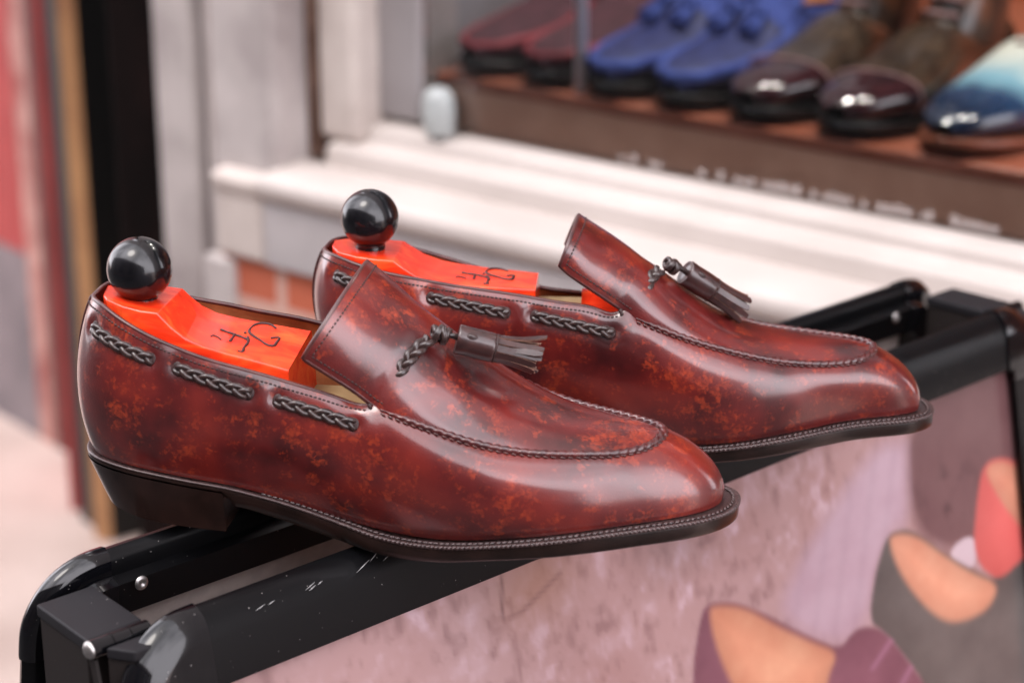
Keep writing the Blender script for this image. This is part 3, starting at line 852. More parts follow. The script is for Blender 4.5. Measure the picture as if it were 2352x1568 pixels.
# ------------------------------------------------------------------ background shoes
def lofted_body(stations, nseg=28, nst=40):
    """stations: (x, ycentre, halfwidth, zbottom, ztop, power)"""
    S = np.array(stations, float); q = np.linspace(0, 1, nst)
    t = (S[:, 0] - S[0, 0]) / (S[-1, 0] - S[0, 0])
    X = spline(S, 0.5 - 0.5 * np.cos(q * math.pi) if False else q, t)
    rows = []
    for (x, yc, w, zb, zt, p) in X:
        w = max(w, .5); row = []
        for th in np.linspace(-math.pi / 2, 1.5 * math.pi, nseg, endpoint=False):
            c, s_ = math.cos(th), math.sin(th)
            row.append((x, yc + w * np.sign(c) * abs(c) ** p, (zb + zt) / 2 + (zt - zb) / 2 * np.sign(s_) * abs(s_) ** p))
        rows.append(row)
    return np.array(rows)

# ------------------------------------------------------------------ build the pair
def rel(v): return (v[0], v[1], v[2] + CAMH)
NEAR_T = dict(lace=[(145.5, -21, 72.5), (145.0, -26.2, 75.5), (149.3, -24, 82.8), (154.5, -19.5, 89.4), (160.8, -14, 94.6)], lace_n=(-.1, -.75, .66),
  knot=(165.3, -11, 96.0), cap=(172.6, -8, 93.2), axis=(1, .12, -.27), up=(.2, -.55, .83), seed=5, tsc=1.05, ks=4.9,
  dents=[(184, -8, 73, 1.6, 60), (205, -6, 60, 1.0, 90), (172, -20, 72, -1.0, 60)])
FAR_T = dict(lace=[(158.0, -18, 80.5), (158.0, -22.5, 84.7), (161, -17, 89.6), (165.5, -10, 92.0)], lace_n=(-.1, -.75, .66),
  knot=(171.5, -6, 93.2), cap=(178.6, -3, 89.0), axis=(.80, .22, -.58), up=(.5, -.5, .7), seed=11, tsc=1.05, ks=4.3,
  dents=[(200, -4, 62, 1.0, 80)])
O_NEAR = (-0.1953072, 0.8891999, -0.388); O_FAR = (-0.0899, 0.9891, -0.388)
loafer_near = make_shoe(NEAR, rel(O_NEAR), R(-7), 'burgundy tassel loafer nearest the camera, its toe hanging past the front rail', 'patina', NEAR_T)
loafer_far = make_shoe(FAR, rel(O_FAR), R(-3), 'burgundy tassel loafer behind the other one, its toe before the right end of the frame', 'patina_b', FAR_T)

# ------------------------------------------------------------------ shoe trees
LOGO = [
[(83.4, 13.7), (79.7, 16.7), (74.6, 15.4), (72.3, 10.8), (72.5, 5.5), (75.7, 1.7), (80.1, -1.3), (83.7, -3.7), (85.9, -3.4), (86.4, -0.7), (86.4, 5.8), (83.2, 3.5)],
[(60.1, 0.7), (63.3, 0.1), (66.4, -0.3), (73.7, -2.7)], [(67.0, 0.1), (66.8, -8.1)],
[(73.0, 0.4), (74.5, -5.8), (74.1, -12.0), (73.9, -15.5), (72.4, -15.5)], [(70.8, 3.7), (71.6, 3.0)],
[(58.1, -8.7), (58.7, -6.9), (60.3, -7.4)], [(59.4, -6.8), (61.1, -7.5), (62.8, -9.0)]]
def shoe_tree(loc, rz, label, st, knob, kr, logo, fore, end):
    root = empty('shoe_tree', loc, rz, label, 'shoe tree', 'red shoe trees inside the loafers')
    st = np.array(st, float)      # x_near, y_near, z_near, x_far, y_far, z_far
    rows = []
    for i, (xn, yn, zn, xf, yf, zf) in enumerate(st):
        a = np.array([xn, yn, zn]); b = np.array([xf, yf, zf])
        spread = 1.06
        rows.append([np.array([xn + 2, yn * 1.12, zn - 44]), np.array([xn + .6, yn * spread - .8, zn - 14]), a + (0, -.6, -1.0), a, a * .66 + b * .34, a * .34 + b * .66, b, b + (0, .6, -1.0), np.array([xf + .6, yf * spread + .8, zf - 14]), np.array([xf + 2, yf * 1.12, zf - 44])])
    G = np.array(rows)
    # dense along the length, keeping the crease between seat and scoop
    mb = MB(); mb.grid(G)
    m_ = G.shape[1]; e0 = 0; e1 = (len(G) - 1) * m_
    mb.f.append(tuple(e0 + j for j in range(m_))); mb.mi.append(0); mb.f.append(tuple(e1 + j for j in range(m_))[::-1]); mb.mi.append(0)
    bl = mb.build('heel_block', 'red', root, scale=.001)
    me = bl.data
    bevel(bl, .0012, 3, 14)
    # knob on a short neck
    k = np.array(knob); mb = MB(); P = []
    prof_ = [(-kr * 1.12, kr * .50), (-kr * .98, kr * .52), (-kr * .90, kr * .47)]
    a0 = math.asin(-.86)
    for th in np.linspace(a0, math.pi / 2, 28): prof_.append((kr * math.sin(th), max(kr * math.cos(th), .05)))
    for z, r_ in prof_: P.append([k + (r_ * math.cos(q), r_ * math.sin(q), z) for q in np.linspace(0, 2 * math.pi, 56, endpoint=False)])
    mb.grid(np.array(P), cv=True)
    mb.build('knob', 'knob', root, scale=.001)
    # monogram scratched into the scoop
    if logo:
        xn = st[:, 0]; o = np.argsort(xn)
        def zt(x, y):
            a = np.interp(x, st[o, 0], st[o, 2]); b = np.interp(x, st[o, 3], st[o, 5]); kk = (y + 20) / 38; return a * (1 - kk) + b * kk
        mb = MB()
        for i, stroke in enumerate(LOGO):
            P = np.array([(x * logo[0] + logo[1], y, 0) for x, y in stroke]);
            P = spline(P, np.linspace(0, 1, 30)) if len(P) > 2 else np.linspace(P[0], P[1], 8)
            for p in P: p[2] = zt(p[0], p[1]) + .12
            mb.tube(P, [.5 + (.28 * abs(math.sin(j * .35 + i)) if i < 5 else -.1) for j in range(len(P))], 6)
        mb.build('monogram', 'engrave', bl, scale=.001)
    # forepart with its pale split, seen through the opening
    x0, x1, zf = fore
    stn = [(x0, 0, 22, zf - 26, zf, .8), (x0 + 6, 0, 25, zf - 30, zf + .5, .8), (x0 + 30, 0, 28, zf - 40, zf - 6, .8), (x1, 0, 30, zf - 48, zf - 20, .8)]
    Gf = lofted_body(stn, 24, 12); mb = MB(); mb.grid(Gf, cv=True); mb.f.append(tuple(range(24))); mb.mi.append(0)
    mb.build('forepart', 'red', root, scale=.001)
    mb = MB(); mb.box((end - 2, -24, zf - 12), (x0 + 2, 20, zf - 8.5))
    mb.build('spring_plate', 'insole', root, smooth=False, scale=.001)
    return root
TN = [(8.5, -9, 108.2, 6.0, 5, 108.0), (11.5, -14, 107.6, 8.5, 11, 106.8), (19.7, -18, 106, 16, 16, 105.8), (29.2, -20, 104.6, 25, 18, 105), (37.0, -20, 104.0, 37.8, 18, 103.8), (42.9, -20, 97.6, 41.8, 18, 99.8), (49.3, -20, 92.4, 46.8, 18, 95.8), (56.7, -20, 89.1, 54, 18, 92.4), (67.7, -20, 86, 65.5, 18, 90), (82.4, -20, 82.7, 80.8, 18, 87.8), (97, -20, 79.0, 99.2, 18, 85.2)]
TF = [(-1.5, -6, 101.3, -1.5, 5, 101), (2.4, -14, 100.4, 3.5, 12, 99.8), (12.7, -18, 99.1, 12, 16, 98.6), (22, -20, 98.6, 22, 18, 98), (31.5, -20, 98.0, 32.5, 18, 97.4), (36, -20, 94.6, 36.1, 18, 95), (42.5, -20, 90.2, 43.1, 18, 90.6), (52.5, -20, 87.3, 52.9, 18, 87), (63, -20, 86.2, 63, 18, 85.2), (78, -20, 85, 78, 18, 83.4), (93, -20, 84.4, 93.1, 18, 82), (103, -20, 84, 103.1, 18, 81)]
shoe_tree(rel(O_NEAR), R(-7), 'red lacquered shoe tree with a black ball knob, in the nearest loafer, monogram fully visible', TN, (23.6, -1, 118.6), 15.0, (1.0, 0), (134, 185, 66), 97)
shoe_tree(rel(O_FAR), R(-3), 'red lacquered shoe tree with a black ball knob, in the loafer farther back', TF, (17.2, 0, 114.4), 14.9, (1.0, 4), (126, 190, 76), 103)

# ------------------------------------------------------------------ sandwich board
PB = (-0.13654, 0.77763, -0.388)
board = empty('sandwich_board', rel(PB), math.atan2(.6808, .7325), 'black framed folding poster board with rounded corners, the loafers standing on its top rails', 'sign board')
LEAN = R(11)
class Panel:
    """plane leaning outwards from the top; sgn=+1 faces the viewer (m = +), -1 the other way. local coords: x = u, y = -m"""
    def __init__(s, m0, sgn, z0): s.m0 = m0; s.sgn = sgn; s.z0 = z0
    def pt(s, u, v, w):
        m = s.m0 + s.sgn * (v * math.sin(LEAN) + w * math.cos(LEAN)); z = s.z0 - v * math.cos(LEAN) + w * math.sin(LEAN)
        return (u, -m, z)
    def sweep(s, mb, prof, path):
        """prof: (w, d) d = distance inwards from the outer edge; path: (u, v, inward du, inward dv)"""
        G = [[s.pt(u + du * d, v + dv * d, w) for (w, d) in prof] for (u, v, du, dv) in path]
        mb.grid(np.array(G), cv=True, flip=(s.sgn < 0))
        n = len(prof); o = len(mb.v) - len(path) * n
        mb.f.append(tuple(o + k for k in range(n))); mb.mi.append(0); mb.f.append(tuple(o + (len(path) - 1) * n + k for k in range(n))); mb.mi.append(0)
PROF = [(-22, 30), (-22, 12.5), (-15.5, 11.5), (-14.5, 4.5), (-12.5, 1.4), (-9.5, 0), (-6.5, 1.0), (-3.2, 4.6), (-1.0, 9.5), (0, 15), (0, 36.5), (-2.5, 36.5), (-2.5, 33)]
def cap_prof(g): return [(-23, 31)] + [(-22.6 , 12.2), (-16.3, 10.9), (-15.4, 3.6), (-13, .2), (-9.3, -1.2), (-5.8, .2), (-1.6, 4.0), (.6, 9.2), (1.2, 15), (1.2, 37.5), (-2, 37.5), (-3, 33)]
WIDTH, HEIGHT, RC = 612, 900, 37
front = Panel(0, 1, -3.0); rear = Panel(-89, -1, -.3)
def arcpath(u0, side):
    P = []
    for a in np.linspace(0, math.pi / 2, 20):
        # outer edge of the corner, centre (u0, RC)
        P.append((u0 - side * RC * math.sin(a), RC - RC * math.cos(a), side * math.sin(a), math.cos(a)))
    return P
for pn, w in ((front, 'front'), (rear, 'rear')):
    mb = MB(); pn.sweep(mb, PROF, [(0 + q, 0, 0, 1) for q in np.linspace(0, WIDTH, 30)])
    tr = mb.build('top_rail', 'black', board, scale=.001)
    e = tr.modifiers.new('e', 'EDGE_SPLIT'); e.split_angle = R(38)
    for u0, side in ((0, 1), (WIDTH, -1)):
        mb = MB(); P = arcpath(u0, side); P = [(u0 + side * 5.0, 0, 0, 1)] + P + [(u0 - side * RC, RC + 8, side, 0)]
        pn.sweep(mb, cap_prof(0), P if side == 1 else P)
        o = mb.build('corner_cap', 'gloss', board, scale=.001)
        e = o.modifiers.new('e', 'EDGE_SPLIT'); e.split_angle = R(50)
        mb = MB(); pn.sweep(mb, PROF, [(u0 - side * RC, v, side, 0) for v in (RC, RC + 200, HEIGHT)])
        o = mb.build('leg', 'black', board, scale=.001); e = o.modifiers.new('e', 'EDGE_SPLIT'); e.split_angle = R(38)
    mb = MB(); pn.sweep(mb, PROF, [(u, HEIGHT - 60, 0, -1) for u in (-RC + 30, WIDTH + RC - 30)])
    mb.build('bottom_rail', 'black', board, scale=.001)
for pn in (front, rear):
    mb = MB(); cs = ((-RC + 28, 28), (WIDTH + RC - 28, 28), (WIDTH + RC - 28, HEIGHT - 70), (-RC + 28, HEIGHT - 70))
    mb.add([pn.pt(u, v, -12) for u, v in cs] + [pn.pt(u, v, -9) for u, v in cs], [(0, 1, 2, 3), (7, 6, 5, 4), (0, 4, 5, 1), (1, 5, 6, 2), (2, 6, 7, 3), (3, 7, 4, 0)])
    mb.build('backing_sheet', 'back', board, smooth=False, scale=.001)
# rivets on the inside of the rear rail
for u in (15, WIDTH - 26):
    mb = MB(); c = np.array([u, 66.4, -17.5]); a = np.array([0, -1, 0]); e1 = np.array([1, 0, 0]); e2 = np.array([0, 0, 1])
    P = [[c + a * h + (e1 * math.cos(t) + e2 * math.sin(t)) * r_ for t in np.linspace(0, 2 * math.pi, 24, endpoint=False)] for h, r_ in ((0, 3.5), (.5, 3.3), (1.0, 2.5), (1.1, 1.5), (.5, 1.0), (.3, .1))]
    mb.grid(np.array(P), cv=True); mb.build('rivet', 'steel', board, scale=.001)
# hinges
def quad_prism(q, z0, z1):
    n = len(q); mb = MB(); mb.add([(x, -m_, z1) for x, m_ in q] + [(x, -m_, z0) for x, m_ in q], [tuple(range(n)), tuple(range(n, 2 * n))[::-1]] + [(i, n + i, n + (i + 1) % n, (i + 1) % n) for i in range(n)])
    return mb
for side in (1, -1):
    f = (lambda u: u) if side == 1 else (lambda u: WIDTH - u)
    hp = bevel(quad_prism([(f(-38), -69), (f(-9), -69), (f(-11), -25), (f(-40), -23.5)], -17.5, -11.5).build('hinge', 'matte', board, False, .001), .0012, 3)
    bevel(quad_prism([(f(-37), -68), (f(-10), -68), (f(-12), -27), (f(-39), -25.5)], -120, -17.6).build('hinge_body', 'body', hp, False, .001), .0006, 2)
    hp2 = bevel(quad_prism([(f(-37), -13.5), (f(-9), -13.5), (f(-11), -2), (f(-30), -2)], -17.5, -12.0).build('hinge', 'matte', board, False, .001), .0012, 3)
    bevel(quad_prism([(f(-36), -14), (f(-10), -12.5), (f(-12), -3), (f(-29), -3)], -120, -17.6).build('hinge_body', 'body', hp2, False, .001), .0006, 2)
    for a, b in ((-41, -31), (-30.6, -22), (-21.6, -12)):
        mb = MB(); mb.tube([(f(a), 19.5, -14), (f(a) * .5 + f(b) * .5, 19.5, -14), (f(b), 19.5, -14)], 4.2, 24)
        o = mb.build('hinge_barrel', 'gloss', board, scale=.001); e = o.modifiers.new('e', 'EDGE_SPLIT'); e.split_angle = R(50)
    mb = MB(); P = [[(f(-41 - 2.6 * math.cos(t)), 19.5 + 4.1 * math.sin(t) * math.cos(q), -14 + 4.1 * math.sin(t) * math.sin(q)) for q in np.linspace(0, 2 * math.pi, 24, endpoint=False)] for t in np.linspace(.02, math.pi / 2, 9)]
    mb.grid(np.array(P), cv=True); mb.build('hinge_pin', 'steel', board, scale=.001)
    mb = MB(); mb.add([(f(-40), 23, -19), (f(-38.5), 23, -19), (f(-38.5), 12, -60), (f(-40), 12, -60), (f(-40), 18, -19), (f(-38.5), 18, -19), (f(-38.5), 8, -60), (f(-40), 8, -60)], [(0, 1, 2, 3), (4, 7, 6, 5), (0, 4, 5, 1), (2, 6, 7, 3), (0, 3, 7, 4), (1, 5, 6, 2)])
    mb.build('hinge_strut', 'body', board, False, .001)
# scratches on the front rail
mb = MB()
def rail_pt(u, d):  # d = distance down the section
    w = np.interp(d, [0, 1.0, 4.6, 9.5, 15, 36], [-9.5, -6.5, -3.2, -1.0, 0, 0]); return np.array(front.pt(u, d, w + .12))
for u, d, L, sl in ((31, 9.5, 5.5, .22), (38, 9.0, 4, .2), (59, 8.8, 6, .3), (60.5, 9.6, 4.5, .3), (66, 8.5, 3, .3), (88, 9.5, 9, .35), (97, 7.2, 7, .45), (104, 8.8, 4, .3), (118, 6.2, 8, .35), (122, 5.6, 8, .3), (126, 5.2, 6, .3)):
    a = rail_pt(u, d); b = rail_pt(u + L, d - L * sl); c = rail_pt(u + L / 2, d - L * sl / 2)
    mb.tube([a, c, b], [.04, .17, .05], 5)
mb.build('scratches', 'scratch', board, scale=.001)

# poster: printed picture as a fine colour mesh
POLY = dict(
cloth=[(473.9, 52.1), (506.2, 56.8), (504.9, 65.4), (500.5, 108.1), (484.5, 106.2), (468.0, 124.6), (453.7, 154.9), (426.5, 162.4), (384.6, 134.9), (378.7, 112.7)],
dark=[(506.6, 34.2), (651.3, 20.2), (645.6, 179.0), (562.0, 136.3), (534.7, 137.2), (500.5, 108.1)],
white=[(531.7, 136.3), (567.5, 130.8), (563.2, 159.6)],
coral=[(572.9, 107.0), (580.6, 93.2), (594.2, 91.2), (612.5, 97.2), (644.5, 116.4), (631.5, 207.7), (588.8, 173.3), (560.2, 148.6)],
coral_in=[(580.5, 94.7), (598.7, 93.9), (622.1, 105.9), (642.9, 127.7), (637.6, 164.7), (607.0, 135.1), (590.9, 113.2)],
green=[(463.8, 130.4), (473.7, 115.5), (481.7, 107.8), (498.1, 110.1), (511.7, 118.0), (534.7, 137.2), (559.3, 154.4), (586.7, 171.5), (613.7, 164.0), (648.2, 161.9), (668.0, 303.9), (517.3, 292.2), (503.4, 213.5), (486.0, 188.6), (466.5, 164.6), (454.5, 155.1)],
green_in=[(479.6, 112.6), (487.4, 109.5), (507.5, 116.8), (530.9, 136.0), (558.9, 157.1), (586.5, 172.6), (575.6, 184.9), (552.3, 185.7), (530.5, 180.9), (510.7, 165.4), (489.4, 138.3)],
purple=[(299.5, 141.7), (314.1, 104.4), (321.5, 100.6), (338.4, 104.7), (359.9, 116.7), (384.6, 134.9), (410.4, 152.4), (426.5, 162.4), (439.5, 155.6), (453.4, 156.7), (468.5, 165.2), (486.0, 188.6), (503.4, 213.5), (536.0, 285.5), (287.5, 285.6)],
purple_in=[(320.2, 103.9), (328.1, 103.5), (351.3, 112.7), (375.5, 131.9), (401.0, 149.3), (425.1, 163.8), (412.4, 175.3), (405.1, 198.2), (355.6, 180.2), (335.0, 158.3), (323.8, 129.5)],
lace1=[(472.7, 171.3), (475.8, 173.7), (454.3, 185.7), (451.3, 183.6)], lace2=[(489.6, 193.7), (492.2, 196.6), (471.7, 211.3), (467.8, 208.7)],
line1=[(178.9, 34), (180.3, 34), (176.2, 62.2), (174.4, 61.3)], line2=[(176.2, 62.2), (188.1, 61.5), (217.4, 50.0), (218.0, 51.2), (189.0, 62.8), (175.8, 63.3)])
def srgb(r, g, b):
    c = np.array([r, g, b]) / 255.; return np.where(c <= .04045, c / 12.92, ((c + .055) / 1.055) ** 2.4)
def chaikin(p, it=2):
    p = np.array(p, float)
    for _ in range(it):
        q = np.roll(p, -1, 0); p = np.stack([.75 * p + .25 * q, .25 * p + .75 * q], 1).reshape(-1, 2)
    return p
def sdf(P, poly):
    poly = np.array(poly); x, y = P[:, 0], P[:, 1]; d = np.full(len(P), 1e9); ins = np.zeros(len(P), bool)
    for i in range(len(poly)):
        a = poly[i]; b = poly[(i + 1) % len(poly)]; e = b - a; w = P - a
        t = np.clip((w @ e) / (e @ e), 0, 1); d = np.minimum(d, np.linalg.norm(w - t[:, None] * e, axis=1))
        c = ((a[1] > y) != (b[1] > y)) & (x < (b[0] - a[0]) * (y - a[1]) / (b[1] - a[1] + 1e-9) + a[0]); ins ^= c
    return np.where(ins, -d, d)
def fnoise(P, sx, sy, seed, oct=3):
    r_ = np.random.default_rng(seed); out = np.zeros(len(P)); amp = 1; tot = 0
    for o in range(oct):
        g_ = r_.random((64, 64)); X = P[:, 0] / sx * 2 ** o; Y = P[:, 1] / sy * 2 ** o
        xi, yi = np.floor(X).astype(int), np.floor(Y).astype(int); fx, fy = X - xi, Y - yi; fx = fx * fx * (3 - 2 * fx); fy = fy * fy * (3 - 2 * fy)
        q = lambda a, b: g_[a % 64, b % 64]
        out += amp * ((q(xi, yi) * (1 - fx) + q(xi + 1, yi) * fx) * (1 - fy) + (q(xi, yi + 1) * (1 - fx) + q(xi + 1, yi + 1) * fx) * fy); tot += amp; amp *= .6
    return out / tot
POLY = {k_: (p_ if k_.startswith(('line', 'lace')) else chaikin(p_)) for k_, p_ in POLY.items()}
us = np.linspace(-20, WIDTH + 20, 330); vs = np.r_[np.linspace(33, 262, 128), np.linspace(275, HEIGHT - 62, 30)]
UU, VV = np.meshgrid(us, vs, indexing='ij'); P2 = np.stack([UU.ravel(), VV.ravel()], 1)
def B(poly, soft=1.3): return np.clip(.5 - sdf(P2, POLY[poly]) / (2 * soft), 0, 1)[:, None]
n1 = fnoise(P2, 26, 22, 1, 4)[:, None]; n2 = .5 + (fnoise(P2, 7, 11, 2, 3)[:, None] - .5) * .75; n3 = fnoise(P2, 60, 60, 3, 2)[:, None]
colr = srgb(176, 134, 130) * (1 - n3) + srgb(196, 162, 162) * n3
k = np.clip((n2 - .52) * 5, 0, 1) * np.clip((n1 - .35) * 3, 0, 1)
colr = colr * (1 - .65 * k) + srgb(222, 192, 204) * .65 * k
k = np.clip((.46 - n2) * 5, 0, 1); colr = colr * (1 - .5 * k) + srgb(120, 82, 84) * .5 * k
k = np.exp(-((P2[:, :1] - 200) / 26) ** 2 - ((P2[:, 1:] - 50) / 22) ** 2) * .6; colr = colr * (1 - k) + srgb(176, 124, 98) * k
colr = colr * (1 - .45 * np.clip((P2[:, :1] - 250) / 40, 0, 1) * np.clip((360 - P2[:, :1]) / 40, 0, 1) * np.clip((90 - P2[:, 1:]) / 40, 0, 1)) 
for name, c1, c2, sc_ in (('line1', (124, 88, 84), (124, 88, 84), 1.2), ('line2', (140, 100, 96), (140, 100, 96), 1.6), ('dark', (128, 92, 92), (112, 76, 78), 6), ('cloth', (202, 174, 186), (184, 150, 162), 7), ('white', (222, 200, 206), (200, 170, 178), 1), ('coral', (234, 112, 106), (222, 96, 90), 1.6), ('coral_in', (240, 172, 140), (226, 140, 112), 2.0), ('green', (118, 110, 106), (92, 86, 84), 1.6), ('green_in', (244, 182, 150), (226, 146, 114), 2.4), ('purple', (156, 102, 116), (126, 78, 92), 1.6), ('purple_in', (240, 176, 140), (218, 140, 108), 2.4), ('lace1', (164, 112, 134), (164, 112, 134), 1.2), ('lace2', (164, 112, 134), (164, 112, 134), 1.2)):
    a = B(name, sc_); c = srgb(*c1) * n1 + srgb(*c2) * (1 - n1)
    if name == 'green': c = c * (1 - .0 * n2)
    if name == 'dark':
        c = c * 1.0; q = np.clip((n2 - .5) * 4, 0, 1) * np.exp(-((P2[:, :1] - 545) / 30) ** 2 - ((P2[:, 1:] - 100) / 24) ** 2); c = c * (1 - .7 * q) + srgb(52, 26, 30) * .7 * q
    if name == 'cloth': c = c * (1 - .05 * np.clip(np.sin((P2[:, :1] + P2[:, 1:] * .35) * .32), 0, 1))
    if name.endswith('_in'):      # the print shows the linings rounding away towards their rims
        d_ = np.clip(-sdf(P2, POLY[name]) / 16, 0, 1)[:, None]; c = c * (.80 + .26 * d_)
    if name in ('green', 'purple', 'coral'):
        d_ = np.clip(-sdf(P2, POLY[name]) / 30, 0, 1)[:, None]; c = c * (.82 + .26 * d_)
    colr = colr * (1 - a) + c * a
V = [front.pt(u, v, -7) for u, v in P2]
mb = MB(); mb.grid(np.array(V).reshape(len(us), len(vs), 3), flip=False)
pm = mat('printed_poster', (.5, .5, .5), .32, coat=.15, coat_r=.1)
po = mb.build('poster', pm, board, scale=.001)
ca = po.data.color_attributes.new('print', 'FLOAT_COLOR', 'POINT')
ca.data.foreach_set('color', np.c_[np.clip(colr * .80 + .03 * colr.mean(1, keepdims=True), 0, 1), np.ones(len(colr))].ravel())
at_ = pm.node_tree.nodes.new("ShaderNodeAttribute"); at_.attribute_name = 'print'
pm.node_tree.links.new(at_.outputs['Color'], pm.node_tree.nodes["Principled BSDF"].inputs['Base Color'])

# ------------------------------------------------------------------ shop front
# local frame: x = along the wall (t), y = -n (n points to the street), z relative to eye level + CAMH
W0 = (.29, 1.76)
LAMP_W = 28
shop = empty('shop_front', (W0[0], W0[1], 0), math.atan2(-.641, .767), 'pale stone shop front with a wide white sill and a display window', 'building')
def wbox(mb, t0, t1, n0, n1, z0, z1): mb.box((t0, -n1, z0 + CAMH), (t1, -n0, z1 + CAMH)); return mb
def wprism(name, prof_, t0, t1, m, parent=shop, bev=.004):
    """profile of (n, z) points extruded along the wall"""
    k = len(prof_); v = [(t0, -n_, z + CAMH) for n_, z in prof_] + [(t1, -n_, z + CAMH) for n_, z in prof_]
    f = [tuple(range(k)), tuple(range(k, 2 * k))[::-1]] + [(i, k + i, k + (i + 1) % k, (i + 1) % k) for i in range(k)]
    o = mk(name, v, f, m, parent, False); 
    return bevel(o, bev, 2) if bev else o
wprism('upper_sill', [(-.05, -.476), (.0, -.478), (.022, -.484), (.022, -.497), (.048, -.502), (.05, -.54), (-.05, -.54)], -.60, 1.6, 'sillstone', bev=.004)
wprism('lower_sill', [(-.05, -.541), (.052, -.524), (.112, -.531), (.114, -.548), (.104, -.560), (-.05, -.560)], -.645, 1.6, 'sillstone', bev=.006)
wprism('apron_stone', [(-.05, -.5605), (.102, -.5605), (.102, -.634), (-.05, -.634)], -.645, 1.6, 'apronstone', bev=.003)
wprism('pilaster_base', [(-.05, -.543), (.050, -.530), (.108, -.537), (.110, -.552), (.103, -.562), (.103, -.634), (-.05, -.634)], -.722, -.646, 'stone', bev=.008)
wprism('wall', [(-.05, -.635), (.092, -.635), (.092, -1.40), (-.05, -1.40)], -.72, 1.6, 'brick', bev=0)
mb = MB(); wbox(mb, -.740, -.636, -.05, .088, -.56, 1.6)
bevel(mb.build('pilaster', 'stone_grey', shop, False), .012, 3)
mb = MB(); wbox(mb, -.632, -.622, -.05, .040, -.52, 1.6)
mb.build('shadow_joint', 'rust', shop, False)
mb = MB(); wbox(mb, -.620, -.560, -.05, .040, -.50, 1.6)
bevel(mb.build('window_surround', 'stone', shop, False), .012, 3)
mb = MB(); wbox(mb, -.572, -.500, -.06, .004, -.474, 1.6)
bevel(mb.build('window_post', 'greymetal', shop, False), .008, 3)
for q in ((-.90, -.826, -.05, .03, -1.438, 1.6), (-.796, -.767, -.05, .045, -1.438, 1.6)):
    mb = MB(); wbox(mb, *q); bevel(mb.build('grey_pier', 'stone_grey', shop, False), .008, 3)
mb = MB(); wbox(mb, -.825, -.797, -.05, .012, -1.438, 1.6)
mb.build('dark_joint', 'greyboard', shop, False)
mb = MB(); wbox(mb, -.766, -.744, -.05, .060, -1.438, 1.6)
mb.build('rusty_edge', 'rust', shop, False)
mb = MB(); wbox(mb, -.75, -.70, -.04, .100, -1.438, -.64)
bevel(mb.build('pier_foot', 'stone_grey', shop, False), .006, 2)
# interior
for q in ((-.60, 1.6, -.22, .03, .92, 5.2), (-.74, -.602, -.05, .09, 1.602, 5.2), (-3, -.742, -.05, .03, 1.602, 5.2), (1.602, 4.0, -.05, .03, -1.43, 5.2)):
    mb = MB(); wbox(mb, *q); mb.build('upper_wall', 'stone_grey', shop, False)  # unseen walls above and beside the window, added to block the sky
mb = MB(); wbox(mb, -.56, 1.6, -.90, -.88, -.7, 1.6)
mb.build('rear_wall', 'orangeback', shop, False)
mb = MB(); wbox(mb, -.56, -.54, -.88, -.06, -.7, 1.6)
mb.build('side_wall', 'greywall', shop, False)
mb = MB(); wbox(mb, -.535, -.30, -.60, -.585, -.42, 1.2)
mb.build('grey_screen', 'greywall', shop, False)
mb = MB(); wbox(mb, -.6, 1.6, -.9, .0, .9, .918)
mb.build('window_ceiling', 'greywall', shop, False)
for t_ in (-.38, -.02, .34):      # lit display lamps; their reflections show on the polished toes
    mb = MB(); P = [[(t_ + r_ * math.cos(q), .16 + r_ * math.sin(q), z + CAMH) for q in np.linspace(0, 2 * math.pi, 20, endpoint=False)] for z, r_ in ((.899, .03), (.85, .035), (.849, .032), (.87, .028))]
    mb.grid(np.array(P), cv=True); lf = mb.build('display_lamp', 'rodm', shop, True)
    ld = bpy.data.lights.new('display_lamp', 'SPOT'); ld.energy = LAMP_W; ld.spot_size = R(110); ld.spot_blend = .6; ld.shadow_soft_size = .03; ld.color = (1, .93, .86)
    lo_ = bpy.data.objects.new('display_lamp_light', ld); COL.objects.link(lo_); lo_.parent = shop; lo_.location = (t_, .16, .862 + CAMH); lo_.rotation_euler = (0, 0, 0)
mb = MB(); wbox(mb, -.499, 1.6, -.006, -.002, -.475, .9)
mb.build('window_glass', 'glass', shop, False)
mb = MB()
for t, w_ in ((-.241, .05), (-.155, .012), (-.125, .045), (-.075, .06), (-.01, .03), (.03, .05), (.09, .02), (.12, .05)):
    x = t; mb = MB()
    while x < t + w_ - .004:
        a = random.uniform(.004, .008); hgt = random.choice((.006, .007, .009))
        if random.random() > .12: wbox(mb, x, x + a, -.0015, -.0005, -.4725 - 0, -.4725 + hgt)
        x += a + .0022
    if mb.v: mb.build('lettering', 'lettering', shop, False)
shelf = empty('display_shelf', (W0[0], W0[1], 0), math.atan2(-.641, .767), 'reddish brown wooden display shelf behind the shop window', 'shelf')
mb = MB(); wbox(mb, -.495, 1.5, -.84, -.012, -.432, -.418)
bevel(mb.build('shelf_board', 'shelfwood', shelf, False), .003, 2)
mb = MB(); wbox(mb, -.495, 1.5, -.03, -.014, -.476, -.4325)
mb.build('front_rail', 'woodrail', shelf, False)
rod = MB(); rod.tube([(-.312, .028, -.417 + CAMH), (-.312, .028, .0 + CAMH), (-.312, .028, .88 + CAMH)], .0065, 12)
o = rod.build('window_rod', 'rodm'); o.location = (W0[0], W0[1], 0); o.rotation_euler = (0, 0, math.atan2(-.641, .767)); tag(o, 'thin white upright rod inside the shop window', 'rod')
mb = MB()
P = []
for z, r_ in ((-.477, .016), (-.470, .0185), (-.455, .0195), (-.440, .0185), (-.430, .014), (-.426, .003)):
    P.append([(-.467 + r_ * math.cos(t), -.012 + r_ * .8 * math.sin(t), z + CAMH) for t in np.linspace(0, 2 * math.pi, 24, endpoint=False)])
mb.grid(np.array(P), cv=True)
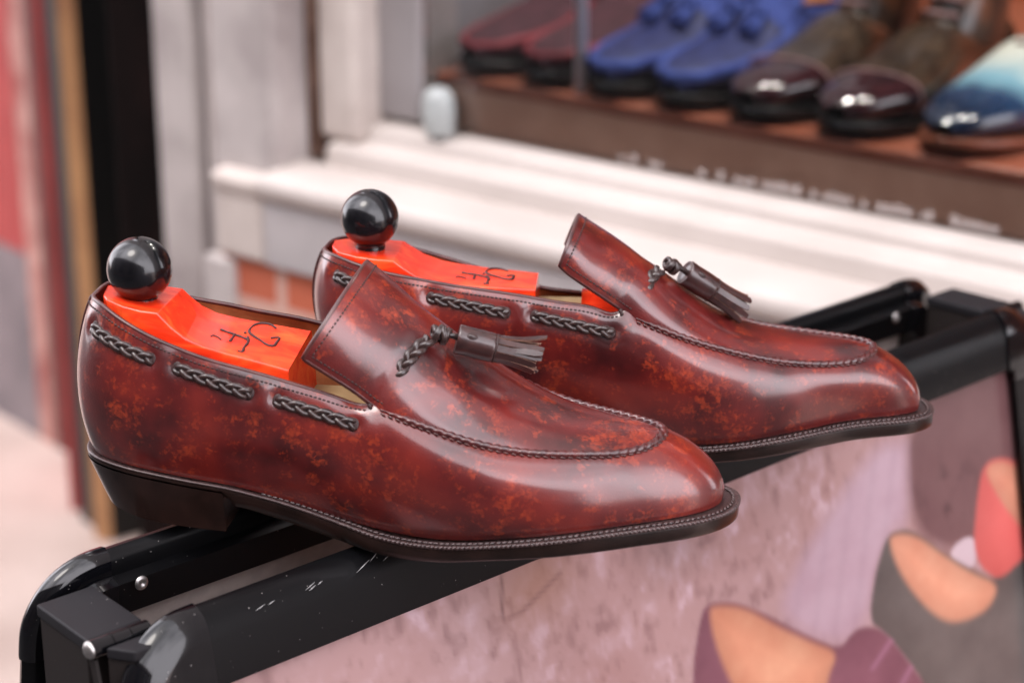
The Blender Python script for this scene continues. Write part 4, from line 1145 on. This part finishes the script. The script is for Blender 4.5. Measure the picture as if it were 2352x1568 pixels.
o = mb.build('white_cap', 'whiteblob'); o.location = (W0[0], W0[1], 0); o.rotation_euler = (0, 0, math.atan2(-.641, .767)); tag(o, 'small rounded white cap on the sill against the grey window post', 'cap')

# ------------------------------------------------------------------ shoes in the window
def wpos(t, n_, z):
    w_ = np.array([.767, -.641]); nn = np.array([-.641, -.767]); p = np.array(W0) + w_ * t + nn * n_
    return (float(p[0]), float(p[1]), z + CAMH)
HEAD = math.atan2(-.767, -.641)
def cmat(name, stops, rough=.35, coat=.3, noise_amt=0, axis=0):
    m = mat(name, rough=rough, coat=coat, coat_r=.1); t = NT(m)
    sep = t.n("ShaderNodeSeparateXYZ"); t.l(t.tc.outputs['Object'], sep.inputs[0])
    mr = t.n("ShaderNodeMapRange"); mr.inputs['From Min'].default_value = 0; mr.inputs['From Max'].default_value = .3
    t.l(sep.outputs[axis], mr.inputs['Value'])
    f = mr.outputs[0]
    if noise_amt:
        a = t.n("ShaderNodeMath"); a.operation = 'MULTIPLY_ADD'; t.l(t.noise(30, 3), a.inputs[0]); a.inputs[1].default_value = noise_amt; t.l(f, a.inputs[2]); f = a.outputs[0]
    t.base(t.ramp(f, stops)); return m
M['burg_suede'] = noisy('burgundy_suede', (.035, .010, .016), (.070, .020, .030), 60, .9)
M['burg_strip'] = noisy('burgundy_strip', (.16, .012, .022), (.26, .022, .035), 60, .6)
M['blue_suede'] = noisy('blue_suede', (.022, .038, .18), (.042, .072, .28), 70, .9)
M['grey_blue'] = noisy('dark_grey_apron', (.025, .024, .045), (.045, .042, .070), 60, .85)
M['navy'] = noisy('navy_leather', (.010, .014, .07), (.02, .03, .13), 60, .5)
M['rubber'] = noisy('black_sole', (.004, .004, .004), (.012, .011, .011), 60, .4)
M['toecap'] = noisy('dark_plum_toecap', (.018, .006, .009), (.045, .014, .018), 40, .12, coat=.8, coat_r=.05)
M['green_lea'] = noisy('mottled_olive_leather', (.018, .012, .009), (.060, .038, .024), 40, .2, coat=.6, coat_r=.1)
M['boot_brown'] = noisy('mottled_brown_shaft', (.03, .020, .016), (.26, .085, .03), 22, .35, coat=.3, lo=.45, hi=.75)
M['laces'] = noisy('pinkish_laces', (.20, .11, .11), (.32, .19, .19), 60, .8)
M['teal'] = cmat('cream_to_navy_leather', [(.0, (.62, .62, .52)), (.60, (.60, .62, .55)), (.74, (.20, .40, .50)), (.84, (.015, .05, .12)), (1, (.008, .02, .05))], .2, .6, .12)
M['orange_sole'] = noisy('orange_brown_sole', (.16, .04, .015), (.25, .07, .03), 40, .4)

LOW = [(0, 0, 10, 26, 62, .9), (6, 0, 24, 25, 74, .9), (25, 0, 31, 24, 80, .85), (60, 0, 32, 21, 78, .85), (95, 0, 33, 14, 80, .85), (130, 0, 37, 9, 84, .85), (165, 0, 43, 9, 72, .85), (200, 0, 47, 11, 58, .82), (240, 0, 44, 14, 49, .8), (270, 0, 34, 16, 44, .8), (290, 0, 22, 18, 38, .8), (300, 0, 9, 20, 32, .85)]
def base_shoe(root, kind, body, sole, upper_mats):
    G = lofted_body(LOW, 30, 44); mb = MB(); mb.grid(G, cv=True)
    up = mb.build('upper', body, root, scale=.001)
    # sole with heel
    pl = [(x, (w + 3.5)) for x, _, w, *_ in LOW] + [(304, 0.5)]; pl = [(-3, .5)] + pl
    pl = np.array(pl); q = np.linspace(0, 1, 60); pp = spline(pl, q); lo = np.vstack([np.c_[pp[:, 0], -pp[:, 1]], np.c_[pp[::-1, 0], pp[::-1, 1]]])
    z = np.interp(lo[:, 0], [0, 60, 110, 150, 200, 304], [27, 23, 12, 8.5, 9.5, 19])
    zb = np.maximum(z - 9, np.interp(lo[:, 0], [0, 64, 65, 304], [0, 0, 0, 0])); zb = np.where(lo[:, 0] < 66, 0, zb)
    mb = MB(); mb.grid(np.array([np.c_[lo * (.98, .98), zb], np.c_[lo, zb + 1], np.c_[lo, z - .5], np.c_[lo * (.99, .96), z + .6], np.c_[lo * (.9, .6) + (15, 0), z + .6]]), cv=True)
    o = len(mb.v); mb.v.extend([(x, y, zz) for (x, y), zz in zip(lo, zb)]); mb.f.append(tuple(range(o, o + len(lo)))); mb.mi.append(0)
    mb.build('sole', sole, root, scale=.001)
    return G
def band(G, i0, i1, j0, j1, off):
    Nn = grid_normals(G); c = G.mean(axis=1, keepdims=True); sg = np.sign(((G - c) * Nn).sum(-1, keepdims=True)); return (G + Nn * sg * off)[i0:i1, j0:j1]
def loafer(t, lab, grp, body, apron, strip, tassels, rz=0, sole='rubber'):
    root = empty('loafer', wpos(t, -.312, -.418), HEAD + rz, lab, 'shoe', grp)
    G = base_shoe(root, 0, body, sole, None)
    # apron, rim strip, open top
    a = band(G, 20, 42, 4, 12, 1.0); mb = MB(); mb.grid(a, flip=False); mb.build('apron', apron, root, scale=.001)
    Lw = np.array(LOW)
    def rim(x, sy, f=.90, h=.28):
        w_ = np.interp(x, Lw[:, 0], Lw[:, 2]); z1 = np.interp(x, Lw[:, 0], Lw[:, 4]); z0 = np.interp(x, Lw[:, 0], Lw[:, 3]); return (x, sy * w_ * f, z1 - (z1 - z0) * h)
    xs_ = list(range(140, 285, 12)); e = [rim(x, -1) for x in xs_] + [(291, -10, 33), (295, 0, 32), (291, 10, 33)] + [rim(x, 1) for x in xs_[::-1]]
    e = spline(np.array(e), np.linspace(0, 1, 70))
    mb = MB(); mb.tube(e, 6.5 if tassels else 4.5, 10); mb.build('apron_strip', strip, root, scale=.001)
    # dark opening and lining
    mb = MB(); mb.ell((58, 0, 77), [(48, 0, 3), (0, 22, 0), (0, 0, 5)], 24, 12); mb.build('opening', 'lining', root, scale=.001)
    if tassels:
        a = band(G, 2, 24, 0, 30, 1.3); mb = MB(); mb.grid(a, cv=True); mb.build('quarter', strip, root, scale=.001)
    # flap tongue
    mb = MB(); P = [[(x, 34 * s_ * (1 - .1 * abs(s_)), z - 16 * s_ * s_) for s_ in np.linspace(-1, 1, 13)] for x, z in ((160, 74), (140, 88), (118, 104), (98, 122))]
    P = np.array(P); mb.grid(P); mb.grid(P - (0, 0, 3), flip=True); mb.build('tongue', strip if tassels else body, root, scale=.001)
    if tassels:
        for sy in (-1, 1):
            mb = MB()
            mb.tube([(150, 0, 88), (158, sy * 8, 92), (166, sy * 14, 86)], 3.5, 8)
            mb.tube([(166, sy * 14, 86), (180, sy * 17, 78)], 6.5, 12)
            for k in range(7):
                mb.tube([(178, sy * 17 + (k % 3 - 1) * 4, 78 + (k // 3 - 1) * 3), (190, sy * 18 + (k % 3 - 1) * 6, 71 + (k // 3 - 1) * 4), (202, sy * 19 + (k % 3 - 1) * 8, 66 + (k // 3 - 1) * 4)], 2.6, 6)
            mb.build('tassel', strip, root, scale=.001)
    return root
def boot(t, lab, grp):
    root = empty('boot', wpos(t, -.31, -.418), HEAD, lab, 'boot', grp)
    G = base_shoe(root, 1, 'green_lea', 'rubber', None)
    a = band(G, 33, 44, 0, 30, 1.6); mb = MB(); mb.grid(a, cv=True); mb.build('toe_cap', 'toecap', root, scale=.001)
    # cap seam
    e = band(G, 33, 34, 0, 30, 2.2)[0]; mb = MB(); mb.tube(e, 1.5, 6, closed=True); mb.build('cap_seam', 'laces', root, scale=.001)
    rows = []
    for z, x0, x1, w_ in ((40, 2, 150, 31), (62, 0, 138, 32), (80, 2, 122, 32), (100, 4, 108, 31), (125, 4, 100, 32), (150, 2, 98, 35), (180, -4, 100, 40), (200, -6, 100, 42)):
        xc, hx = (x0 + x1) / 2, (x1 - x0) / 2
        rows.append([(xc + hx * math.cos(q), w_ * np.sign(math.sin(q)) * abs(math.sin(q)) ** .8, z + (x1 > 0) * .12 * hx * math.cos(q) * 0) for q in np.linspace(0, 2 * math.pi, 30, endpoint=False)])
    mb = MB(); mb.grid(np.array(rows), cv=True); mb.build('shaft', 'boot_brown', root, scale=.001)
    # facing and laces
    for k in range(9):
        q = k / 8; x = 158 - 56 * min(q * 1.5, 1) - 0 * q; z = 76 + 110 * q
        xx = np.interp(z, [62, 80, 100, 125, 150, 200], [150, 130, 113, 104, 101, 103])
        mb = MB(); mb.tube([(xx - 8, -17, z), (xx + 2.5, -8, z + 2), (xx + 4, 0, z + 3), (xx + 2.5, 8, z + 2), (xx - 8, 17, z)], 2.4, 8); mb.build('lace', 'laces', root, scale=.001)
    return root
loafer(-.445, 'burgundy suede loafer farthest left in the window, beside the grey post', 'burgundy loafers in the window', 'burg_suede', 'burg_suede', 'burg_strip', False)
loafer(-.358, 'burgundy suede loafer in the window with the white rod in front of it', 'burgundy loafers in the window', 'burg_suede', 'burg_suede', 'burg_strip', False)
loafer(-.274, 'blue suede tassel loafer in the window, directly right of the white rod', 'blue tassel loafers in the window', 'navy', 'grey_blue', 'blue_suede', True)
loafer(-.190, 'blue suede tassel loafer in the window, next to the boots', 'blue tassel loafers in the window', 'navy', 'grey_blue', 'blue_suede', True)
boot(-.103, 'dark toe-capped laced boot in the window, beside the blue loafers', 'laced boots in the window')
boot(-.006, 'dark toe-capped laced boot in the window, beside the cream and navy shoe', 'laced boots in the window')
ox = empty('oxford_shoe', wpos(.100, -.31, -.418), HEAD, 'cream shoe with a navy toe in the window, cut by the right edge', 'shoe')
base_shoe(ox, 2, 'teal', 'orange_sole', None)
mb = MB(); mb.ell((52, 0, 77), [(44, 0, 3), (0, 22, 0), (0, 0, 5)], 24, 12); mb.build('opening', 'lining', ox, scale=.001)
for k in range(4):
    x = 150 - k * 13; z = np.interp(x, [95, 130, 165, 200], [80, 84, 72, 58]) + 2
    mb = MB(); mb.tube([(x, -10, z - 1), (x + 1, 0, z + 1.5), (x, 10, z - 1)], 1.8, 8); mb.build('lace', 'laces', ox, scale=.001)

# ------------------------------------------------------------------ neighbouring doorway (far left)
mb = MB(); wbox(mb, -.992, -.905, -.04, .02, -1.438, 1.6)
o = bevel(mb.build('door_post', 'darkwood', None, False), .004, 2); o.location = (W0[0], W0[1], 0); o.rotation_euler = (0, 0, math.atan2(-.641, .767)); tag(o, 'dark brown wooden door post beside the grey stone pier', 'post')
mb = MB(); wbox(mb, -1.95, -.90, -.66, -.62, -1.438, 1.6)  # back of the recess, its darkness put into the colour
o = mb.build('recess_back', 'void', None, False); o.location = (W0[0], W0[1], 0); o.rotation_euler = (0, 0, math.atan2(-.641, .767)); tag(o, 'back of the dark recess beside the brown post, its shade painted black', 'door')
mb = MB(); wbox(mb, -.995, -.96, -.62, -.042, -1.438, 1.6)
o = mb.build('recess_wall', 'void', None, False); o.location = (W0[0], W0[1], 0); o.rotation_euler = (0, 0, math.atan2(-.641, .767)); tag(o, 'side wall of the door recess, its shade painted black', 'wall')
# upright slabs given by their ground points (x, y)
def slab(mb, p, q, z0, z1, th=.03):
    p, q = np.array(p, float), np.array(q, float); d = unit(q - p); nn = np.array([-d[1], d[0]]) * th
    v = []
    for z in (z0, z1):
        for a in (p, q, q + nn, p + nn): v.append((a[0], a[1], z))
    mb.add(v, [(0, 3, 2, 1), (4, 5, 6, 7), (0, 1, 5, 4), (1, 2, 6, 5), (2, 3, 7, 6), (3, 0, 4, 7)]); return mb
jamb = empty('door_jamb', (-.735, 3.15, 0), 0, 'golden brown wooden door jamb left of the black recess', 'jamb')
mb = MB(); slab(mb, (.020, -.012), (.052, -.024), 0, 3.0, .12); mb.build('front_board', 'goldwood', jamb, False)
mb = MB(); slab(mb, (.053, -.024), (.11, .02), 0, 3.0, .12); mb.build('recess_return', 'void', jamb, False)  # recess shade painted black here too
door = empty('red_door', (-.835, 3.515, 0), 0, 'weathered red painted door with a grey kick panel at the left edge of the photo', 'door')
E1 = np.array([-1.022 + .835, 3.733 - 3.515]); E1 = E1 / np.linalg.norm(E1)      # direction away to the left
def on(d): return tuple(E1 * d)
mb = MB(); slab(mb, on(.0), on(.055), 0, 3.0, -.04); mb.build('dark_frame', 'oldframe', door, False)
mb = MB(); slab(mb, on(.056), on(.115), 0, 3.0, -.03); mb.build('worn_frame', 'pinkframe', door, False)
mb = MB(); slab(mb, on(.116), on(1.2), .37, 3.0, -.03); mb.build('panel', 'redpaint', door, False)
mb = MB(); slab(mb, on(.116), on(1.2), .0, .369, -.03); mb.build('kick_panel', 'greyboard', door, False)
mb = MB(); slab(mb, (.002, -.002), (.055, -.26), .0, 3.0, .03); mb.build('side_frame', 'redpaint', door, False)
mb = MB(); slab(mb, on(1.202), on(9), 0, 5.0, -.2); mb.build('side_wall', 'stone_grey', door, False)
# ------------------------------------------------------------------ unseen house front behind the camera, added to darken reflections
M['opp'] = noisy('dark_plaster', (.05, .042, .040), (.085, .07, .066), 2, .8)
M['oppwin'] = mat('dark_window', (.02, .022, .025), .1)
opp = empty('added_facade', (W0[0], W0[1], 0), math.atan2(-.641, .767), 'unseen dark house front behind the camera, added to darken reflections', 'building')
mb = MB(); mb.box((-9, -4.9, 0), (9, -4.6, 4.1)); mb.build('wall', 'opp', opp, False)
mb = MB(); mb.box((-9, -4.6, 4.1), (9, -4.35, 4.25)); mb.build('cornice', 'stone_grey', opp, False)
for x in (-6.5, -4, -1.5, 1, 3.5, 6):
    for z in (.9, 2.55):
        mb = MB(); mb.box((x, -4.6, z), (x + 1.1, -4.58, z + 1.3)); mb.build('window', 'oppwin', opp, False)
# ------------------------------------------------------------------ ground
mb = MB(); mb.grid(np.array([[(x, y, 0) for x in (-40, -10, 0, 10, 40)] for y in (-40, -10, 0, 10, 40)]), flip=True)
tag(mb.build('pavement', 'paving', None, False), kind='structure')
M['asphalt'] = noisy('asphalt', (.035, .033, .034), (.060, .056, .056), 60, .85, .4, 500)
mb = MB(); mb.box((-30, -4.6, -.02), (30, -.72, .004))  # dark strip out of view, added to darken reflections from below
o = mb.build('added_road', 'asphalt', None, False); o.location = (W0[0], W0[1], 0); o.rotation_euler = (0, 0, math.atan2(-.641, .767)); tag(o, kind='structure')
